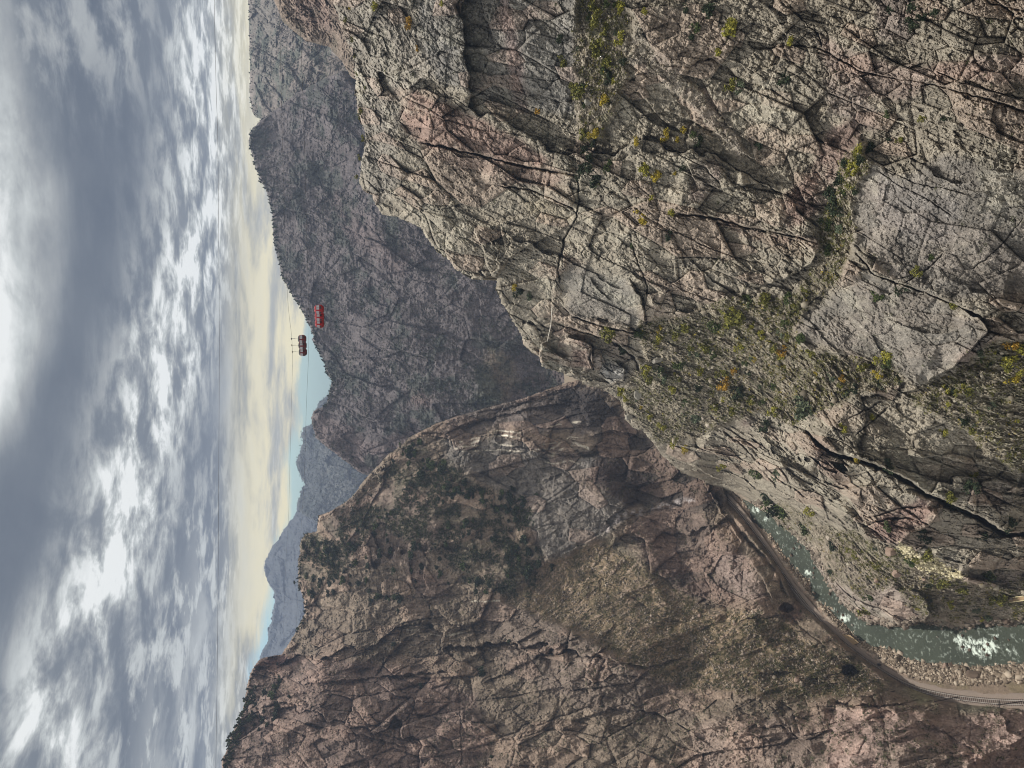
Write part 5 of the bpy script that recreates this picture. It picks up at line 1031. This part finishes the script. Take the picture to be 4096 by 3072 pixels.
def mth(op, a, b=0., c=None):
    n = N.new('ShaderNodeMath'); n.operation = op; val(a, n.inputs[0]); val(b, n.inputs[1])
    if c is not None: val(c, n.inputs[2])
    return n.outputs[0]
def mrange(x, a, b, c=0., d=1., t='SMOOTHSTEP'):
    n = N.new('ShaderNodeMapRange'); n.interpolation_type = t; val(x, n.inputs['Value']); n.inputs['From Min'].default_value = a; n.inputs['From Max'].default_value = b; n.inputs['To Min'].default_value = c; n.inputs['To Max'].default_value = d; return n.outputs[0]
az = mth('ARCTAN2', sp.outputs[0], sp.outputs[1])                          # radians, + to the right
el = mth('ARCSINE', sp.outputs[2])
def azel(x, y):
    a, b_, c = rays(x, y); return math.atan2(a, b_), math.atan2(c, math.hypot(a, b_))
def curve(x, pts, lo, hi):
    """piecewise function of azimuth through Float Curve"""
    n = N.new('ShaderNodeFloatCurve'); cv = n.mapping.curves[0]; val(x, n.inputs['Value'])
    pts = sorted(pts); cv.points[0].location = (0, (pts[0][1] - lo) / (hi - lo)); cv.points[1].location = (1, (pts[-1][1] - lo) / (hi - lo))
    for a, b_ in pts[1:-1]: cv.points.new(a, (b_ - lo) / (hi - lo))
    n.mapping.update(); return mth('MULTIPLY_ADD', n.outputs[0], hi - lo, lo)
azn = mrange(az, -.55, .55, 0, 1, 'LINEAR')
def band_curve(pxs):
    p = []
    for x, y in pxs:
        a, e = azel(x, y); p.append((min(max((a + .55) / 1.1, 0), 1), e))
    return curve(azn, p, -.1, .5)
# cloud deck coordinates: streets lying on a flat layer
iz = mth('DIVIDE', 1.0, mth('MAXIMUM', mth('ADD', sp.outputs[2], .06), .03))
cx = mth('MULTIPLY', sp.outputs[0], iz); cy = mth('MULTIPLY', sp.outputs[1], iz)
def noise(vx, vy, vz, sc, det=6, ro=.6, dist=0.):
    cb = N.new('ShaderNodeCombineXYZ'); val(vx, cb.inputs[0]); val(vy, cb.inputs[1]); val(vz, cb.inputs[2])
    n = N.new('ShaderNodeTexNoise'); n.inputs['Scale'].default_value = sc; n.inputs['Detail'].default_value = det; n.inputs['Roughness'].default_value = ro; n.inputs['Distortion'].default_value = dist
    L.new(cb.outputs[0], n.inputs['Vector']); return n.outputs['Fac']
nA = noise(cx, cy, 0., .55, 8, .55, .4); nB = noise(cx, mth('MULTIPLY', cy, .8), 5., 3.2, 9, .62, .25)
nC = noise(az, mth('MULTIPLY', el, 5.5), 2., 5., 7, .6, .3)                 # drawn-out streaks near the horizon
wob = mth('MULTIPLY', mth('SUBTRACT', nC, .5), .06)
elw = mth('ADD', el, wob)
def band(center, half, soft, src=None):
    d = mth('ABSOLUTE', mth('SUBTRACT', src or elw, center)); return mrange(d, half + soft, half - soft * .2)
# 1 broken bright belt, 2 bright upper sheet, 3 cream horizon, 4 clear gap
b1c = band_curve([(520,0),(470,120),(448,300),(430,500),(400,620),(360,760),(300,1000),(250,1200),(150,1400),(90,1700)])
belt = band(b1c, .028, .075)
top = mth('SUBTRACT', elw, band_curve([(60,0),(70,100),(90,300),(120,420),(110,600),(90,760),(30,900),(-60,1050),(-100,1300),(-100,1659)])); top = mrange(top, -.035, .05)
low = band_curve([(500,0),(500,300),(480,500),(470,700),(450,900),(440,1100),(400,1300),(330,1500),(300,1659)]); lowm = mrange(mth('SUBTRACT', elw, low), .05, -.05)
bright = mth('MULTIPLY', belt, mrange(nB, .36, .62, .2, 1.1))
left = mth('MULTIPLY', mth('MULTIPLY', mrange(az, .1, -.25), mrange(mth('SUBTRACT', elw, b1c), .05, -.03)), mrange(nB, .42, .62, 0., .75))
topb = mth('MULTIPLY', top, mth('MULTIPLY', mrange(nA, .3, .6, .5, 1.1), mrange(nB, .3, .6, .7, 1.05)))
right = mth('MULTIPLY', mth('MULTIPLY', mrange(az, .25, .42), mrange(el, .1, .2)), mrange(nB, .4, .62, 0., .6))
st = mth('MULTIPLY', lowm, mrange(nC, .42, .6, .1, .75))
tot = mth('MAXIMUM', mth('MAXIMUM', bright, left), mth('MAXIMUM', mth('MAXIMUM', topb, right), st)); tot = mth('MINIMUM', tot, 1.1)
base = mrange(mth('ADD', mth('MULTIPLY', nA, .7), mth('MULTIPLY', nB, .3)), .35, .65, 0., .22, 'LINEAR')
tot = mth('ADD', mth('MULTIPLY', tot, .85), base)
rp = N.new('ShaderNodeValToRGB'); L.new(tot, rp.inputs[0]); cr = rp.color_ramp
cr.elements[0].position = 0; cr.elements[0].color = (*lin((98, 108, 123)).tolist(), 1); cr.elements[1].position = 1; cr.elements[1].color = (*lin((240, 243, 243)).tolist(), 1)
for p, c in ((.25, (126, 134, 144)), (.55, (164, 169, 173)), (.8, (200, 205, 206))):
    e = cr.elements.new(p); e.color = (*lin(c).tolist(), 1)
# cream tint towards the horizon, left of the ridge
cream = mth('MULTIPLY', mrange(elw, .105, .03), mrange(nC, .38, .58, .25, 1.))
mx = N.new('ShaderNodeMix'); mx.data_type = 'RGBA'; L.new(cream, mx.inputs['Factor']); L.new(rp.outputs[0], mx.inputs['A']); mx.inputs['B'].default_value = (*lin((255, 240, 186)).tolist(), 1)
hi = N.new('ShaderNodeMix'); hi.data_type = 'RGBA'; L.new(mrange(el, .36, .62), hi.inputs['Factor']); L.new(mx.outputs['Result'], hi.inputs['A']); hi.inputs['B'].default_value = (1.15, 1.12, 1.08, 1)  # unseen overhead cloud, made brighter than the visible deck to fill shaded rock
L.new(hi.outputs['Result'], bgc.inputs[0]); bgc.inputs[1].default_value = .72
# clear gap low over the far mountains
gap = mth('MULTIPLY', mrange(mth('SUBTRACT', elw, band_curve([(700,0),(690,300),(690,500),(668,700),(650,800),(655,900),(628,1000),(628,1100),(600,1200),(572,1350),(560,1500),(560,1659)])), .012, -.004), 1.)
covn = mth('SUBTRACT', 1.0, mth('MULTIPLY', gap, mrange(nC, .8, .6)))
L.new(covn, mixs.inputs[0]); L.new(bgs.outputs[0], mixs.inputs[1]); L.new(bgc.outputs[0], mixs.inputs[2]); L.new(mixs.outputs[0], out.inputs[0])

sl = bpy.data.lights.new('sun', 'SUN'); sl.energy = 2.7; sl.angle = math.radians(1.5); sl.color = (1, .95, .87)
so = bpy.data.objects.new('sun', sl); C.objects.link(so)
sd = Vector((math.sin(SUN_AZ) * math.cos(SUN_EL), math.cos(SUN_AZ) * math.cos(SUN_EL), math.sin(SUN_EL)))
so.rotation_euler = sd.to_track_quat('Z', 'Y').to_euler(); so.location = (0, 0, 800)

HAZE = True
if HAZE:
    mb = MB(); mb.box((0, 1900, 236), (6400, 5200, 492)); hz = mb.build('haze', bpy.data.materials.new('haze_air')); hz['kind'] = 'stuff'
    hm = hz.data.materials[0]; hm.use_nodes = True; nt = hm.node_tree; nt.nodes.clear(); o_ = nt.nodes.new('ShaderNodeOutputMaterial'); pv = nt.nodes.new('ShaderNodeVolumePrincipled')
    pv.inputs['Color'].default_value = (.55, .68, .95, 1); pv.inputs['Density'].default_value = .00011; pv.inputs['Anisotropy'].default_value = .2; nt.links.new(pv.outputs[0], o_.inputs['Volume'])

cam = bpy.data.cameras.new('camera'); co = bpy.data.objects.new('camera', cam); C.objects.link(co); bpy.context.scene.camera = co
cam.sensor_fit = 'HORIZONTAL'; cam.sensor_width = 36; cam.lens = F / 4096 * 36; cam.clip_start = .5; cam.clip_end = 20000
fwd = Vector((0, CP, -SP)); up = Vector((0, SP, CP)); rt = Vector((1, 0, 0))
co.matrix_world = Matrix(((-up.x, rt.x, -fwd.x, 0), (-up.y, rt.y, -fwd.y, 0), (-up.z, rt.z, -fwd.z, 290), (0, 0, 0, 1)))
sc = bpy.context.scene; sc.view_settings.view_transform = 'Standard'; sc.view_settings.look = 'None'; sc.view_settings.exposure = 0.42; sc.view_settings.gamma = 1
sc.cycles.filter_width = 1.0; sc.cycles.volume_bounces = 1; sc.cycles.max_bounces = 5; sc.cycles.diffuse_bounces = 3
